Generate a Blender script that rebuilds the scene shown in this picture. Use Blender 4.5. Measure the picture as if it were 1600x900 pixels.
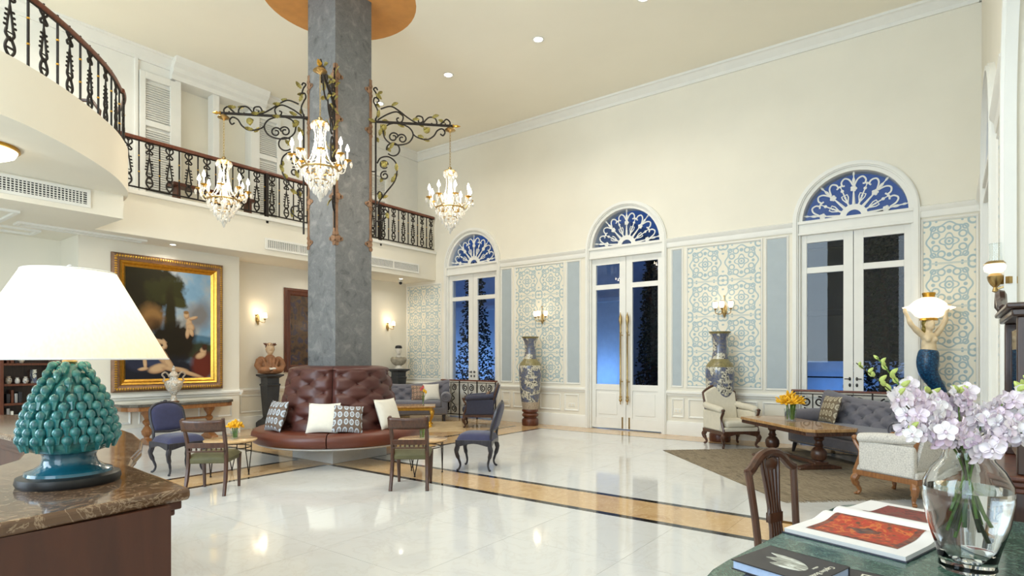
import bpy, bmesh, math, random
from mathutils import Vector, Matrix
PI = math.pi; sin = math.sin; cos = math.cos
random.seed(7)
scene = bpy.context.scene
COL = scene.collection
for o in list(bpy.data.objects): bpy.data.objects.remove(o)

# ------------------------------------------------------------------ camera
cam = bpy.data.cameras.new('camera'); camo = bpy.data.objects.new('camera', cam); COL.objects.link(camo)
cam.sensor_width = 36; cam.lens = 916 / 1600 * 36; cam.shift_y = 110 / 1600; cam.clip_start = 0.05
camo.location = (0, 0, 1.45); camo.rotation_euler = (PI / 2, 0, math.atan2(685, 916))
scene.camera = camo
# ------------------------------------------------------------------ world, exposure
w = bpy.data.worlds.new('dusk'); scene.world = w; w.use_nodes = True
bg = w.node_tree.nodes['Background']; bg.inputs[0].default_value = (0.05, 0.115, 0.34, 1); bg.inputs[1].default_value = 0.75
scene.view_settings.view_transform = 'Standard'; scene.view_settings.look = 'None'
scene.view_settings.exposure = 0.0; scene.view_settings.gamma = 1.0; scene.view_settings.use_curve_mapping = False

LK = 0.202
def light(name, kind, loc, power, color, size=0.3, size_y=None, rot=(0, 0, 0), spread=None):
    l = bpy.data.lights.new(name, kind); l.energy = power * LK; l.color = color
    if kind == 'AREA':
        l.shape = 'RECTANGLE' if size_y else 'DISK'; l.size = size
        if size_y: l.size_y = size_y
        if spread: l.spread = spread
    elif kind == 'POINT': l.shadow_soft_size = size
    o = bpy.data.objects.new(name, l); o.location = loc; o.rotation_euler = rot; COL.objects.link(o); return o
WARM = (1.0, 0.94, 0.84); COOL = (0.66, 0.83, 1.0)
# cool fill added behind the camera in place of daylight; no windows built
light('cool_fill', 'AREA', (-6.1, -3.7, 3.9), 2900, COOL, 4.6, 5.2, (PI / 2, 0, 0))
light('cool_fill', 'AREA', (-0.2, -3.7, 3.4), 900, COOL, 2.6, 5.0, (PI / 2, 0, 0))

# ------------------------------------------------------------------ materials
M = {}
def nt(name):
    m = bpy.data.materials.new(name); m.use_nodes = True
    t = m.node_tree; b = t.nodes['Principled BSDF']; M[name] = m
    return m, t, b
def N(t, k, **kw):
    n = t.nodes.new(k)
    for a, v in kw.items():
        if a.startswith('i_'):
            key = a[2:]; key = int(key) if key.isdigit() else key
            n.inputs[key].default_value = v
        else: setattr(n, a, v)
    return n
def L(t, a, b): t.links.new(a, b)
def rgb(r, g, b):
    def s(c):
        c /= 255.0
        return c / 12.92 if c <= 0.04045 else ((c + 0.055) / 1.055) ** 2.4
    return (s(r), s(g), s(b), 1)
def ramp(t, stops, fac=None, interp='LINEAR'):
    r = N(t, 'ShaderNodeValToRGB'); e = r.color_ramp; e.interpolation = interp
    while len(e.elements) < len(stops): e.elements.new(0.5)
    for el, (p, c) in zip(e.elements, stops): el.position = p; el.color = c
    if fac is not None: L(t, fac, r.inputs[0])
    return r
def coords(t, kind='Object', scale=1, rot=(0, 0, 0)):
    tc = N(t, 'ShaderNodeTexCoord'); mp = N(t, 'ShaderNodeMapping')
    mp.inputs['Scale'].default_value = (scale,) * 3 if not hasattr(scale, '__len__') else scale
    mp.inputs['Rotation'].default_value = rot
    L(t, tc.outputs[kind], mp.inputs[0]); return mp.outputs[0]
def wpos(t, scale=1):
    g = N(t, 'ShaderNodeNewGeometry'); mp = N(t, 'ShaderNodeMapping')
    mp.inputs['Scale'].default_value = (scale,) * 3 if not hasattr(scale, '__len__') else scale
    L(t, g.outputs['Position'], mp.inputs[0]); return mp.outputs[0]
def plain(name, c, rough=0.5, metal=0.0, var=0.08, scale=6.0, bump=0.0, bscale=60.0, spec=0.5, coat=0.0, sheen=0.0):
    m, t, b = nt(name); co = coords(t)
    n = N(t, 'ShaderNodeTexNoise', i_Scale=scale, i_Detail=4.0); L(t, co, n.inputs['Vector'])
    lo = tuple(max(0, x * (1 - var)) for x in c[:3]) + (1,); hi = tuple(min(1, x * (1 + var)) for x in c[:3]) + (1,)
    r = ramp(t, [(0.3, lo), (0.7, hi)], n.outputs[0]); L(t, r.outputs[0], b.inputs['Base Color'])
    b.inputs['Roughness'].default_value = rough; b.inputs['Metallic'].default_value = metal
    b.inputs['Specular IOR Level'].default_value = spec; b.inputs['Coat Weight'].default_value = coat
    b.inputs['Sheen Weight'].default_value = sheen
    if bump:
        n2 = N(t, 'ShaderNodeTexNoise', i_Scale=bscale, i_Detail=3.0); L(t, co, n2.inputs['Vector'])
        bp = N(t, 'ShaderNodeBump', i_Strength=bump, i_Distance=0.01); L(t, n2.outputs[0], bp.inputs['Height']); L(t, bp.outputs[0], b.inputs['Normal'])
    return m
plain('cream', rgb(238, 232, 216), 0.75, var=0.02, scale=1.5, spec=0.2)
plain('soffit', rgb(238, 234, 224), 0.8, var=0.02, spec=0.2)
plain('ceil', rgb(249, 243, 226), 0.85, var=0.02, scale=0.7, spec=0.1)
plain('white', rgb(238, 236, 228), 0.45, var=0.015, spec=0.4)
plain('panelgrey', rgb(176, 186, 190), 0.6, var=0.03)
plain('panelcream', rgb(236, 228, 208), 0.6, var=0.02)
plain('dome', rgb(228, 180, 104), 0.6, var=0.08, scale=5)  # warm cove light put into the dome and rim colours; no lamp there
plain('domerim', rgb(206, 144, 76), 0.6, var=0.08, scale=5)
plain('iron', rgb(44, 38, 34), 0.5, 0.6, var=0.2, scale=30, bump=0.2)
plain('gold', rgb(206, 160, 70), 0.32, 1.0, var=0.15, scale=25, bump=0.15)
plain('brass', rgb(180, 154, 104), 0.28, 1.0, var=0.12, scale=20)
plain('giltleaf', rgb(150, 136, 70), 0.5, 0.35, var=0.35, scale=18, bump=0.3)
plain('copper', rgb(140, 106, 80), 0.55, 0.3, var=0.25, scale=10, bump=0.2)
plain('black', rgb(26, 26, 28), 0.4, var=0.2)
plain('blackstone', rgb(48, 50, 54), 0.35, var=0.2, scale=5, bump=0.1)
plain('leather', rgb(98, 48, 32), 0.36, var=0.14, scale=4, bump=0.12, bscale=90)
plain('leatherback', rgb(82, 44, 38), 0.4, var=0.14, scale=4, bump=0.12, bscale=90)
plain('greyfab', rgb(106, 104, 112), 0.8, var=0.07, scale=20, bump=0.15, bscale=260, sheen=0.3)
plain('navy', rgb(46, 48, 82), 0.75, var=0.12, scale=18, bump=0.15, bscale=260, sheen=0.25)
plain('navyarm', rgb(52, 56, 80), 0.7, var=0.1, scale=18, bump=0.1, bscale=200, sheen=0.2)
plain('creamfab', rgb(214, 206, 186), 0.8, var=0.04, scale=20, bump=0.15, bscale=240)
plain('whitefab', rgb(232, 226, 212), 0.8, var=0.03, scale=20, bump=0.2, bscale=150)
plain('olive', rgb(92, 87, 54), 0.5, var=0.15, scale=12, bump=0.1)
plain('bustface', rgb(206, 176, 140), 0.6, var=0.15, scale=14)
plain('terracotta', rgb(150, 104, 70), 0.7, var=0.3, scale=12, bump=0.3)
plain('bustwhite', rgb(226, 220, 208), 0.5, var=0.06, scale=10)
plain('bustgrey', rgb(150, 142, 124), 0.6, var=0.3, scale=14, bump=0.2)
plain('skin', rgb(226, 206, 170), 0.6, var=0.08, scale=14)
plain('stem', rgb(96, 130, 48), 0.5, var=0.2, scale=20)
plain('stemdark', rgb(66, 62, 36), 0.55, var=0.2, scale=20)
plain('bud', rgb(186, 200, 110), 0.5, var=0.15, scale=30)
plain('yellow', rgb(246, 190, 40), 0.6, var=0.15, scale=30)
plain('tulip', rgb(214, 96, 100), 0.6, var=0.2, scale=30)
plain('paper', rgb(240, 239, 238), 0.6, var=0.01)
plain('pageblue', rgb(176, 194, 224), 0.6, var=0.06, scale=80)
plain('cover', rgb(44, 42, 46), 0.35, var=0.15, scale=6)
plain('covernavy', rgb(24, 28, 48), 0.3, var=0.15, scale=6)
plain('letter', rgb(226, 222, 204), 0.5, var=0.02)
plain('exterior', rgb(225, 228, 232), 0.8, var=0.05)
plain('treeleaf', rgb(28, 44, 30), 0.7, var=0.3, scale=5)
plain('bark', rgb(52, 42, 34), 0.8, var=0.2)
plain('silver', rgb(190, 190, 192), 0.3, 0.9, var=0.05)

def wood(name, c1, c2, rough=0.35, scale=3.0, coat=0.2):
    m, t, b = nt(name); co = coords(t, scale=(scale * 6, scale * 6, scale))
    n = N(t, 'ShaderNodeTexNoise', i_Scale=1.6, i_Detail=6.0, i_Distortion=1.2); L(t, co, n.inputs['Vector'])
    r = ramp(t, [(0.3, c1), (0.7, c2)], n.outputs[0]); L(t, r.outputs[0], b.inputs['Base Color'])
    b.inputs['Roughness'].default_value = rough; b.inputs['Coat Weight'].default_value = coat
    bp = N(t, 'ShaderNodeBump', i_Strength=0.06, i_Distance=0.005); L(t, n.outputs[0], bp.inputs['Height']); L(t, bp.outputs[0], b.inputs['Normal'])
wood('walnut', rgb(62, 37, 25), rgb(90, 56, 38))
wood('mahogany', rgb(74, 36, 20), rgb(108, 56, 32), 0.4)
wood('counterwood', rgb(64, 30, 15), rgb(80, 40, 21), 0.5, 1.0)
wood('darkwood', rgb(46, 30, 24), rgb(68, 44, 34), 0.35)
wood('oak', rgb(126, 80, 44), rgb(160, 108, 62))
wood('burl', rgb(150, 108, 62), rgb(196, 154, 98), 0.25, 2.0, 0.4)
wood('handrail', rgb(96, 50, 34), rgb(124, 70, 48))
wood('ebony', rgb(34, 32, 38), rgb(56, 54, 62), 0.4)

def marble(name, base, vein, dark, scale, rough, lo=0.45, hi=0.62, amt=1.0, dist=1.6):
    m, t, b = nt(name); p = wpos(t, scale)
    n = N(t, 'ShaderNodeTexNoise', i_Scale=1.0, i_Detail=8.0, i_Roughness=0.62, i_Distortion=dist); L(t, p, n.inputs['Vector'])
    r1 = ramp(t, [(0.25, dark), (lo, base), (hi, base), (0.8, vein)], n.outputs[0])
    n2 = N(t, 'ShaderNodeTexNoise', i_Scale=1.7, i_Detail=10.0, i_Roughness=0.6, i_Distortion=2.5); L(t, p, n2.inputs['Vector'])
    ab = N(t, 'ShaderNodeMath', operation='SUBTRACT', i_1=0.5); L(t, n2.outputs[0], ab.inputs[0])
    ab2 = N(t, 'ShaderNodeMath', operation='ABSOLUTE'); L(t, ab.outputs[0], ab2.inputs[0])
    r2 = ramp(t, [(0.0, (amt, amt, amt, 1)), (0.028, (0, 0, 0, 1))], ab2.outputs[0])
    mx = N(t, 'ShaderNodeMixRGB'); L(t, r2.outputs[0], mx.inputs[0]); L(t, r1.outputs[0], mx.inputs[1]); mx.inputs[2].default_value = vein
    L(t, mx.outputs[0], b.inputs['Base Color']); b.inputs['Roughness'].default_value = rough
    b.inputs['Specular IOR Level'].default_value = 0.5
marble('marblewhite', rgb(216, 216, 213), rgb(200, 196, 190), rgb(209, 208, 204), 0.8, 0.07, amt=0.35)
marble('marblebeige', rgb(206, 172, 126), rgb(228, 200, 158), rgb(176, 134, 88), 2.2, 0.08, amt=0.5)
marble('marblebrown', rgb(104, 78, 58), rgb(196, 170, 140), rgb(62, 44, 34), 5.0, 0.08, amt=0.5)
marble('marblegreen', rgb(52, 84, 73), rgb(136, 162, 146), rgb(26, 50, 44), 11.0, 0.12, 0.42, 0.56, 0.55)
marble('marbleblack', rgb(38, 34, 30), rgb(92, 84, 74), rgb(24, 22, 20), 3.0, 0.08, amt=0.3)
marble('marbletop', rgb(92, 88, 80), rgb(150, 140, 126), rgb(56, 52, 48), 5.0, 0.1, amt=0.4)
marble('stone', rgb(110, 111, 112), rgb(150, 149, 145), rgb(70, 71, 72), 6.0, 0.6, 0.45, 0.52, 0.35, 0.8)
marble('plinth', rgb(226, 224, 220), rgb(206, 204, 200), rgb(216, 214, 210), 1.5, 0.2, amt=0.2)

def glasspane(name, tint, refl=0.04):
    m, t, b = nt(name); t.nodes.remove(b); out = t.nodes['Material Output']
    tr = N(t, 'ShaderNodeBsdfTransparent', i_0=tint); gl = N(t, 'ShaderNodeBsdfGlossy', i_Roughness=0.0); lw = N(t, 'ShaderNodeLayerWeight', i_Blend=0.5); mx = N(t, 'ShaderNodeMixShader')
    f5 = N(t, 'ShaderNodeMath', operation='POWER', i_1=5.0); L(t, lw.outputs['Facing'], f5.inputs[0]); fr = N(t, 'ShaderNodeMath', operation='MULTIPLY_ADD', i_1=0.9, i_2=refl); L(t, f5.outputs[0], fr.inputs[0])
    L(t, fr.outputs[0], mx.inputs[0]); L(t, tr.outputs[0], mx.inputs[1]); L(t, gl.outputs[0], mx.inputs[2]); L(t, mx.outputs[0], out.inputs[0])
glasspane('pane', (0.82, 0.88, 0.95, 1))
glasspane('clear', (0.93, 0.96, 0.96, 1))
def crystalmat():
    m, t, b = nt('crystal'); t.nodes.remove(b); out = t.nodes['Material Output']
    n = N(t, 'ShaderNodeTexNoise', i_Scale=60.0); L(t, coords(t), n.inputs['Vector']); r = ramp(t, [(0.3, (0.86, 0.84, 0.80, 1)), (0.7, (1, 0.99, 0.97, 1))], n.outputs[0])
    tl = N(t, 'ShaderNodeBsdfTranslucent'); gl = N(t, 'ShaderNodeBsdfGlossy', i_Roughness=0.08); tr = N(t, 'ShaderNodeBsdfTransparent'); df = N(t, 'ShaderNodeBsdfDiffuse')
    for x in (tl, gl, df): L(t, r.outputs[0], x.inputs[0])
    m0 = N(t, 'ShaderNodeMixShader', i_0=0.4); m1 = N(t, 'ShaderNodeMixShader', i_0=0.35); m2 = N(t, 'ShaderNodeMixShader', i_0=0.25)
    L(t, tl.outputs[0], m0.inputs[1]); L(t, df.outputs[0], m0.inputs[2]); L(t, m0.outputs[0], m1.inputs[1]); L(t, gl.outputs[0], m1.inputs[2]); L(t, m1.outputs[0], m2.inputs[1]); L(t, tr.outputs[0], m2.inputs[2]); L(t, m2.outputs[0], out.inputs[0])
crystalmat()
def realglass():
    m, t, b = nt('vaseglass'); b.inputs['Base Color'].default_value = (0.97, 0.99, 0.99, 1); b.inputs['Roughness'].default_value = 0.01
    b.inputs['Transmission Weight'].default_value = 1.0; b.inputs['IOR'].default_value = 1.45
realglass()
def emit(name, c, s):
    m, t, b = nt(name); b.inputs['Base Color'].default_value = c; b.inputs['Emission Color'].default_value = c
    n = N(t, 'ShaderNodeTexNoise', i_Scale=3.0); L(t, coords(t), n.inputs['Vector'])
    mr = N(t, 'ShaderNodeMapRange', i_3=s * 0.95, i_4=s * 1.05); L(t, n.outputs[0], mr.inputs[0]); L(t, mr.outputs[0], b.inputs['Emission Strength'])
emit('bulb', (1, 0.88, 0.68, 1), 30.0)
emit('downlight', (1, 0.93, 0.8, 1), 14.0)
emit('flush', (1, 0.9, 0.7, 1), 5.0)
emit('milk', (1, 0.88, 0.68, 1), 1.15)
emit('shadesmall', (1, 0.84, 0.6, 1), 5.0)
def shademat():
    m, t, b = nt('lampshade'); t.nodes.remove(b); out = t.nodes['Material Output']
    n = N(t, 'ShaderNodeTexNoise', i_Scale=120.0); L(t, coords(t, scale=(1, 1, 0.2)), n.inputs['Vector'])
    r = ramp(t, [(0.3, rgb(246, 242, 230)), (0.7, rgb(252, 249, 240))], n.outputs[0])
    d = N(t, 'ShaderNodeBsdfDiffuse'); tl = N(t, 'ShaderNodeBsdfTranslucent'); mx = N(t, 'ShaderNodeMixShader', i_0=0.55)
    L(t, r.outputs[0], d.inputs[0]); L(t, r.outputs[0], tl.inputs[0]); L(t, d.outputs[0], mx.inputs[1]); L(t, tl.outputs[0], mx.inputs[2]); L(t, mx.outputs[0], out.inputs[0])
shademat()
def teal():
    m, t, b = nt('teal'); co = coords(t, scale=8)
    n = N(t, 'ShaderNodeTexNoise', i_Scale=4.0, i_Detail=4.0); L(t, co, n.inputs['Vector'])
    r = ramp(t, [(0.3, rgb(20, 84, 96)), (0.55, rgb(48, 126, 128)), (0.78, rgb(110, 172, 164))], n.outputs[0]); L(t, r.outputs[0], b.inputs['Base Color'])
    b.inputs['Roughness'].default_value = 0.15; b.inputs['Coat Weight'].default_value = 0.5
teal()
plain('tealbase', rgb(20, 84, 104), 0.15, var=0.3, scale=14, coat=0.5)

# blue scrollwork print on cream: a square motif repeated from panel to panel
def math_(t, op, a, b=None, c=None):
    n = N(t, 'ShaderNodeMath', operation=op)
    for i, v in enumerate((a, b, c)):
        if v is None: continue
        if isinstance(v, (int, float)): n.inputs[i].default_value = v
        else: L(t, v, n.inputs[i])
    return n.outputs[0]
def scrollprint(name, ground, ink, rough=0.6, metal=0.0, damask=False, edge=0.012):
    m, t, b = nt(name); uv = N(t, 'ShaderNodeTexCoord'); sp = N(t, 'ShaderNodeSeparateXYZ'); L(t, uv.outputs['UV'], sp.inputs[0])
    fu = math_(t, 'SUBTRACT', math_(t, 'MULTIPLY', math_(t, 'FRACT', sp.outputs[0]), 2.0), 1.0)
    fv = math_(t, 'SUBTRACT', math_(t, 'MULTIPLY', math_(t, 'FRACT', sp.outputs[1]), 2.0), 1.0)
    au = math_(t, 'ABSOLUTE', fu); av = math_(t, 'ABSOLUTE', fv)
    def ln(x, y): return math_(t, 'SQRT', math_(t, 'ADD', math_(t, 'MULTIPLY', x, x), math_(t, 'MULTIPLY', y, y)))
    d = ln(fu, fv); a = math_(t, 'ARCTAN2', fv, fu)
    terms = []
    def ring(dist, r, wdt): terms.append(math_(t, 'SUBTRACT', math_(t, 'ABSOLUTE', math_(t, 'SUBTRACT', dist, r)), wdt))
    def off(x, y): return ln(math_(t, 'SUBTRACT', au, x), math_(t, 'SUBTRACT', av, y))
    c4 = math_(t, 'COSINE', math_(t, 'MULTIPLY', a, 4.0)); c8 = math_(t, 'COSINE', math_(t, 'MULTIPLY', a, 8.0))
    ring(d, 0.15, 0.04); terms.append(math_(t, 'SUBTRACT', d, 0.06))
    ring(d, math_(t, 'MULTIPLY_ADD', c4, 0.07, 0.30), 0.035)
    ring(d, math_(t, 'MULTIPLY_ADD', c8, 0.05, 0.84), 0.035)
    ring(off(0.52, 0.30), 0.14, 0.035); ring(off(0.30, 0.58), 0.14, 0.035); ring(off(0.9, 0.9), 0.17, 0.045)
    ring(off(0.62, 0.62), 0.10, 0.035); terms.append(math_(t, 'SUBTRACT', off(0.0, 0.62), 0.10)); terms.append(math_(t, 'SUBTRACT', off(0.62, 0.0), 0.08))
    terms.append(math_(t, 'SUBTRACT', off(1.0, 1.0), 0.09)); terms.append(math_(t, 'SUBTRACT', off(0.98, 0.5), 0.05)); terms.append(math_(t, 'SUBTRACT', off(0.5, 0.94), 0.05))
    terms.append(math_(t, 'SUBTRACT', math_(t, 'ABSOLUTE', math_(t, 'SUBTRACT', av, 0.975)), 0.012))
    cur = terms[0]
    for x in terms[1:]: cur = math_(t, 'MINIMUM', cur, x)
    mr = N(t, 'ShaderNodeMapRange', i_1=-edge, i_2=edge, i_3=1.0, i_4=0.0); L(t, cur, mr.inputs[0])
    n = N(t, 'ShaderNodeTexNoise', i_Scale=6.0); L(t, uv.outputs['UV'], n.inputs['Vector'])
    k = math_(t, 'MULTIPLY', mr.outputs[0], math_(t, 'MULTIPLY_ADD', n.outputs[0], 0.4, 0.7)); k2 = math_(t, 'MINIMUM', k, 1.0)
    mx = N(t, 'ShaderNodeMixRGB', i_1=ground, i_2=ink); L(t, k2, mx.inputs[0]); L(t, mx.outputs[0], b.inputs['Base Color'])
    b.inputs['Roughness'].default_value = rough
scrollprint('scroll', rgb(236, 230, 212), rgb(158, 182, 190))
def cushionprint(name, ground, ink, ring):
    m, t, b = nt(name); uv = N(t, 'ShaderNodeTexCoord'); mp = N(t, 'ShaderNodeMapping'); mp.inputs['Scale'].default_value = (5, 3.4, 1); mp.inputs['Rotation'].default_value = (0, 0, 0)
    L(t, uv.outputs['UV'], mp.inputs[0])
    v = N(t, 'ShaderNodeTexVoronoi', i_Scale=1.0, i_Randomness=0.12); L(t, mp.outputs[0], v.inputs['Vector'])
    n = N(t, 'ShaderNodeTexNoise', i_Scale=9.0, i_Detail=3.0); L(t, mp.outputs[0], n.inputs['Vector'])
    s = math_(t, 'ADD', v.outputs['Distance'], math_(t, 'MULTIPLY_ADD', n.outputs[0], 0.22, -0.11))
    r = ramp(t, [(0.0, ink), (0.2, ground), (0.24, ink), (0.38, ink), (0.42, ring), (0.5, ground)], s); L(t, r.outputs[0], b.inputs['Base Color'])
    b.inputs['Roughness'].default_value = 0.6
cushionprint('paisley', rgb(112, 92, 78), rgb(186, 194, 202), rgb(84, 66, 56))
cushionprint('paisleygold', rgb(122, 106, 82), rgb(192, 182, 156), rgb(96, 80, 60))
cushionprint('rosefab', rgb(120, 100, 84), rgb(176, 140, 116), rgb(90, 74, 64))
def crackle():
    m, t, b = nt('cracklefab'); v = N(t, 'ShaderNodeTexVoronoi', feature='DISTANCE_TO_EDGE', i_Scale=48.0); L(t, coords(t), v.inputs['Vector'])
    r = ramp(t, [(0.0, rgb(180, 176, 170)), (0.06, rgb(212, 208, 200)), (0.2, rgb(220, 216, 208))], v.outputs['Distance']); L(t, r.outputs[0], b.inputs['Base Color']); b.inputs['Roughness'].default_value = 0.8
crackle()
def rugmat(name, a, b_, c):
    m, t, b = nt(name); co = coords(t)
    n = N(t, 'ShaderNodeTexNoise', i_Scale=3.0, i_Detail=8.0, i_Roughness=0.75); L(t, co, n.inputs['Vector'])
    n2 = N(t, 'ShaderNodeTexNoise', i_Scale=1.0, i_Detail=6.0); mp = N(t, 'ShaderNodeMapping'); mp.inputs['Scale'].default_value = (4, 60, 1); L(t, co, mp.inputs[0]); L(t, mp.outputs[0], n2.inputs['Vector'])
    s = math_(t, 'MULTIPLY_ADD', n2.outputs[0], 0.6, math_(t, 'MULTIPLY', n.outputs[0], 0.5))
    r = ramp(t, [(0.38, a), (0.5, b_), (0.58, c), (0.66, a)], s); L(t, r.outputs[0], b.inputs['Base Color']); b.inputs['Roughness'].default_value = 0.95
    bp = N(t, 'ShaderNodeBump', i_Strength=0.4, i_Distance=0.01); L(t, n2.outputs[0], bp.inputs['Height']); L(t, bp.outputs[0], b.inputs['Normal'])
rugmat('rug', rgb(86, 74, 58), rgb(122, 108, 86), rgb(150, 136, 112))
rugmat('rugpale', rgb(186, 164, 128), rgb(206, 186, 150), rgb(176, 150, 112))
def porcelain(name, ground, fig, scale):
    m, t, b = nt(name); co = coords(t, scale=scale)
    n = N(t, 'ShaderNodeTexNoise', i_Scale=1.0, i_Detail=3.0); L(t, co, n.inputs['Vector'])
    n2 = N(t, 'ShaderNodeTexNoise', i_Scale=5.0, i_Detail=5.0); L(t, co, n2.inputs['Vector'])
    r = ramp(t, [(0.49, (0, 0, 0, 1)), (0.53, (1, 1, 1, 1))], n.outputs[0])
    r2 = ramp(t, [(0.4, rgb(52, 54, 62)), (0.5, fig), (0.62, fig), (0.68, rgb(110, 104, 90))], n2.outputs[0])
    r3 = ramp(t, [(0.35, ground), (0.5, tuple(x * 1.3 for x in ground[:3]) + (1,)), (0.62, rgb(132, 126, 112)), (0.7, ground)], n2.outputs[0])
    mx = N(t, 'ShaderNodeMixRGB'); L(t, r.outputs[0], mx.inputs[0]); L(t, r3.outputs[0], mx.inputs[1]); L(t, r2.outputs[0], mx.inputs[2]); L(t, mx.outputs[0], b.inputs['Base Color'])
    b.inputs['Roughness'].default_value = 0.2; b.inputs['Coat Weight'].default_value = 0.4
porcelain('vaseblue', rgb(84, 90, 112), rgb(214, 208, 188), 6.0)
porcelain('urnpaint', rgb(196, 180, 160), rgb(232, 226, 214), 14.0)
plain('vasegold', rgb(130, 120, 78), 0.3, var=0.3, scale=30)
plain('vasebase', rgb(176, 160, 140), 0.3, var=0.3, scale=50)
def petal():
    m, t, b = nt('petal'); n = N(t, 'ShaderNodeTexNoise', i_Scale=22.0); L(t, coords(t), n.inputs['Vector'])
    oi = N(t, 'ShaderNodeObjectInfo'); s = math_(t, 'ADD', math_(t, 'MULTIPLY', n.outputs[0], 0.6), math_(t, 'MULTIPLY', oi.outputs['Random'], 0.4))
    r = ramp(t, [(0.35, rgb(248, 243, 243)), (0.65, rgb(234, 216, 228)), (0.85, rgb(212, 180, 206))], s); L(t, r.outputs[0], b.inputs['Base Color'])
    b.inputs['Roughness'].default_value = 0.5; b.inputs['Subsurface Weight'].default_value = 0.0
petal()
# ------------------------------------------------------------------ geometry helpers
class MB:
    def __init__(s): s.v = []; s.f = []; s.uv = {}
    def add(s, vs, fs):
        o = len(s.v); s.v += [tuple(v) for v in vs]; k = len(s.f); s.f += [tuple(i + o for i in f) for f in fs]; return k
    def box(s, x0, x1, y0, y1, z0, z1):
        v = [(x, y, z) for z in (z0, z1) for y in (y0, y1) for x in (x0, x1)]
        s.add(v, [(0, 2, 3, 1), (4, 5, 7, 6), (0, 1, 5, 4), (2, 6, 7, 3), (0, 4, 6, 2), (1, 3, 7, 5)]); return s
    def bar(s, a, b, wx, wy, up=(0, 0, 1)):
        a = Vector(a); b = Vector(b); d = (b - a).normalized(); u = Vector(up)
        if abs(d.dot(u)) > 0.98: u = Vector((0, 1, 0))
        r = d.cross(u).normalized() * wx / 2; u = r.cross(d).normalized() * wy / 2
        v = [p + i * r + j * u for p in (a, b) for j in (-1, 1) for i in (-1, 1)]
        s.add(v, [(0, 2, 3, 1), (4, 5, 7, 6), (0, 1, 5, 4), (2, 6, 7, 3), (0, 4, 6, 2), (1, 3, 7, 5)]); return s
    def lathe(s, prof, seg=24, c=(0, 0, 0), a0=0.0, a1=2 * PI, sx=1.0, sy=1.0):
        full = abs(a1 - a0 - 2 * PI) < 1e-6; n = seg if full else seg + 1; vs = []
        for r, z in prof:
            for i in range(n):
                a = a0 + (a1 - a0) * i / seg; vs.append((c[0] + sx * r * cos(a), c[1] + sy * r * sin(a), c[2] + z))
        fs = []
        for j in range(len(prof) - 1):
            for i in range(seg):
                k = (i + 1) % n; fs.append((j * n + i, j * n + k, (j + 1) * n + k, (j + 1) * n + i))
        if full:
            if prof[0][0] > 1e-4: fs.append(tuple(range(n - 1, -1, -1)))
            if prof[-1][0] > 1e-4: fs.append(tuple(range((len(prof) - 1) * n, len(prof) * n)))
        s.add(vs, fs); return s
    def tube(s, pts, r, seg=8, closed=False, caps=True, flat=1.0):
        P = [Vector(p) for p in pts]; n = len(P); R = r if hasattr(r, '__len__') else [r] * n
        T = []
        for i in range(n):
            a = P[(i - 1) % n] if (closed or i > 0) else P[i]; b = P[(i + 1) % n] if (closed or i < n - 1) else P[i]
            d = b - a; T.append(d.normalized() if d.length > 1e-9 else Vector((0, 0, 1)))
        u = Vector((0, 0, 1)) if abs(T[0].z) < 0.9 else Vector((1, 0, 0)); u = (u - T[0] * u.dot(T[0])).normalized(); vs = []
        for i in range(n):
            u = u - T[i] * u.dot(T[i])
            if u.length < 1e-6: u = T[i].orthogonal()
            u.normalize(); w_ = T[i].cross(u)
            for k in range(seg):
                a = 2 * PI * k / seg; vs.append(P[i] + (u * cos(a) + w_ * sin(a) * flat) * R[i])
        fs = []
        for i in range(n if closed else n - 1):
            j = (i + 1) % n
            for k in range(seg):
                q = (k + 1) % seg; fs.append((i * seg + k, i * seg + q, j * seg + q, j * seg + k))
        if caps and not closed: fs += [tuple(range(seg - 1, -1, -1)), tuple(range((n - 1) * seg, n * seg))]
        s.add(vs, fs); return s
    def prism(s, poly, z0, z1, mp=lambda x, y, z: (x, y, z)):
        n = len(poly); vs = [mp(x, y, z0) for x, y in poly] + [mp(x, y, z1) for x, y in poly]
        s.add(vs, [tuple(range(n - 1, -1, -1)), tuple(range(n, 2 * n))] + [(i, (i + 1) % n, n + (i + 1) % n, n + i) for i in range(n)]); return s
    def ell(s, c, rx, ry, rz, seg=14, rings=9, rot=None):
        vs = []; m = rot or Matrix.Identity(3); c = Vector(c)
        for j in range(rings + 1):
            p = -PI / 2 + PI * j / rings
            for i in range(seg):
                a = 2 * PI * i / seg; vs.append(c + m @ Vector((rx * cos(p) * cos(a), ry * cos(p) * sin(a), rz * sin(p))))
        s.add(vs, [(j * seg + i, j * seg + (i + 1) % seg, (j + 1) * seg + (i + 1) % seg, (j + 1) * seg + i) for j in range(rings) for i in range(seg)]); return s
    def grid(s, fn, nu, nv, cu=False, cv=False):
        mu = nu if cu else nu + 1; mv = nv if cv else nv + 1
        vs = [fn(i / nu, j / nv) for j in range(mv) for i in range(mu)]; fs = []; uvs = []
        for j in range(nv):
            for i in range(nu):
                a, b, c, d = (i, j), ((i + 1) % mu, j), ((i + 1) % mu, (j + 1) % mv), (i, (j + 1) % mv)
                fs.append(tuple(q[1] * mu + q[0] for q in (a, b, c, d)))
                uvs.append([(i / nu, j / nv), ((i + 1) / nu, j / nv), ((i + 1) / nu, (j + 1) / nv), (i / nu, (j + 1) / nv)])
        k = s.add(vs, fs)
        for q, u in enumerate(uvs): s.uv[k + q] = u
        return s
    def quad(s, pts, uvs):
        k = s.add(pts, [(0, 1, 2, 3)]); s.uv[k] = uvs; return s
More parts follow.
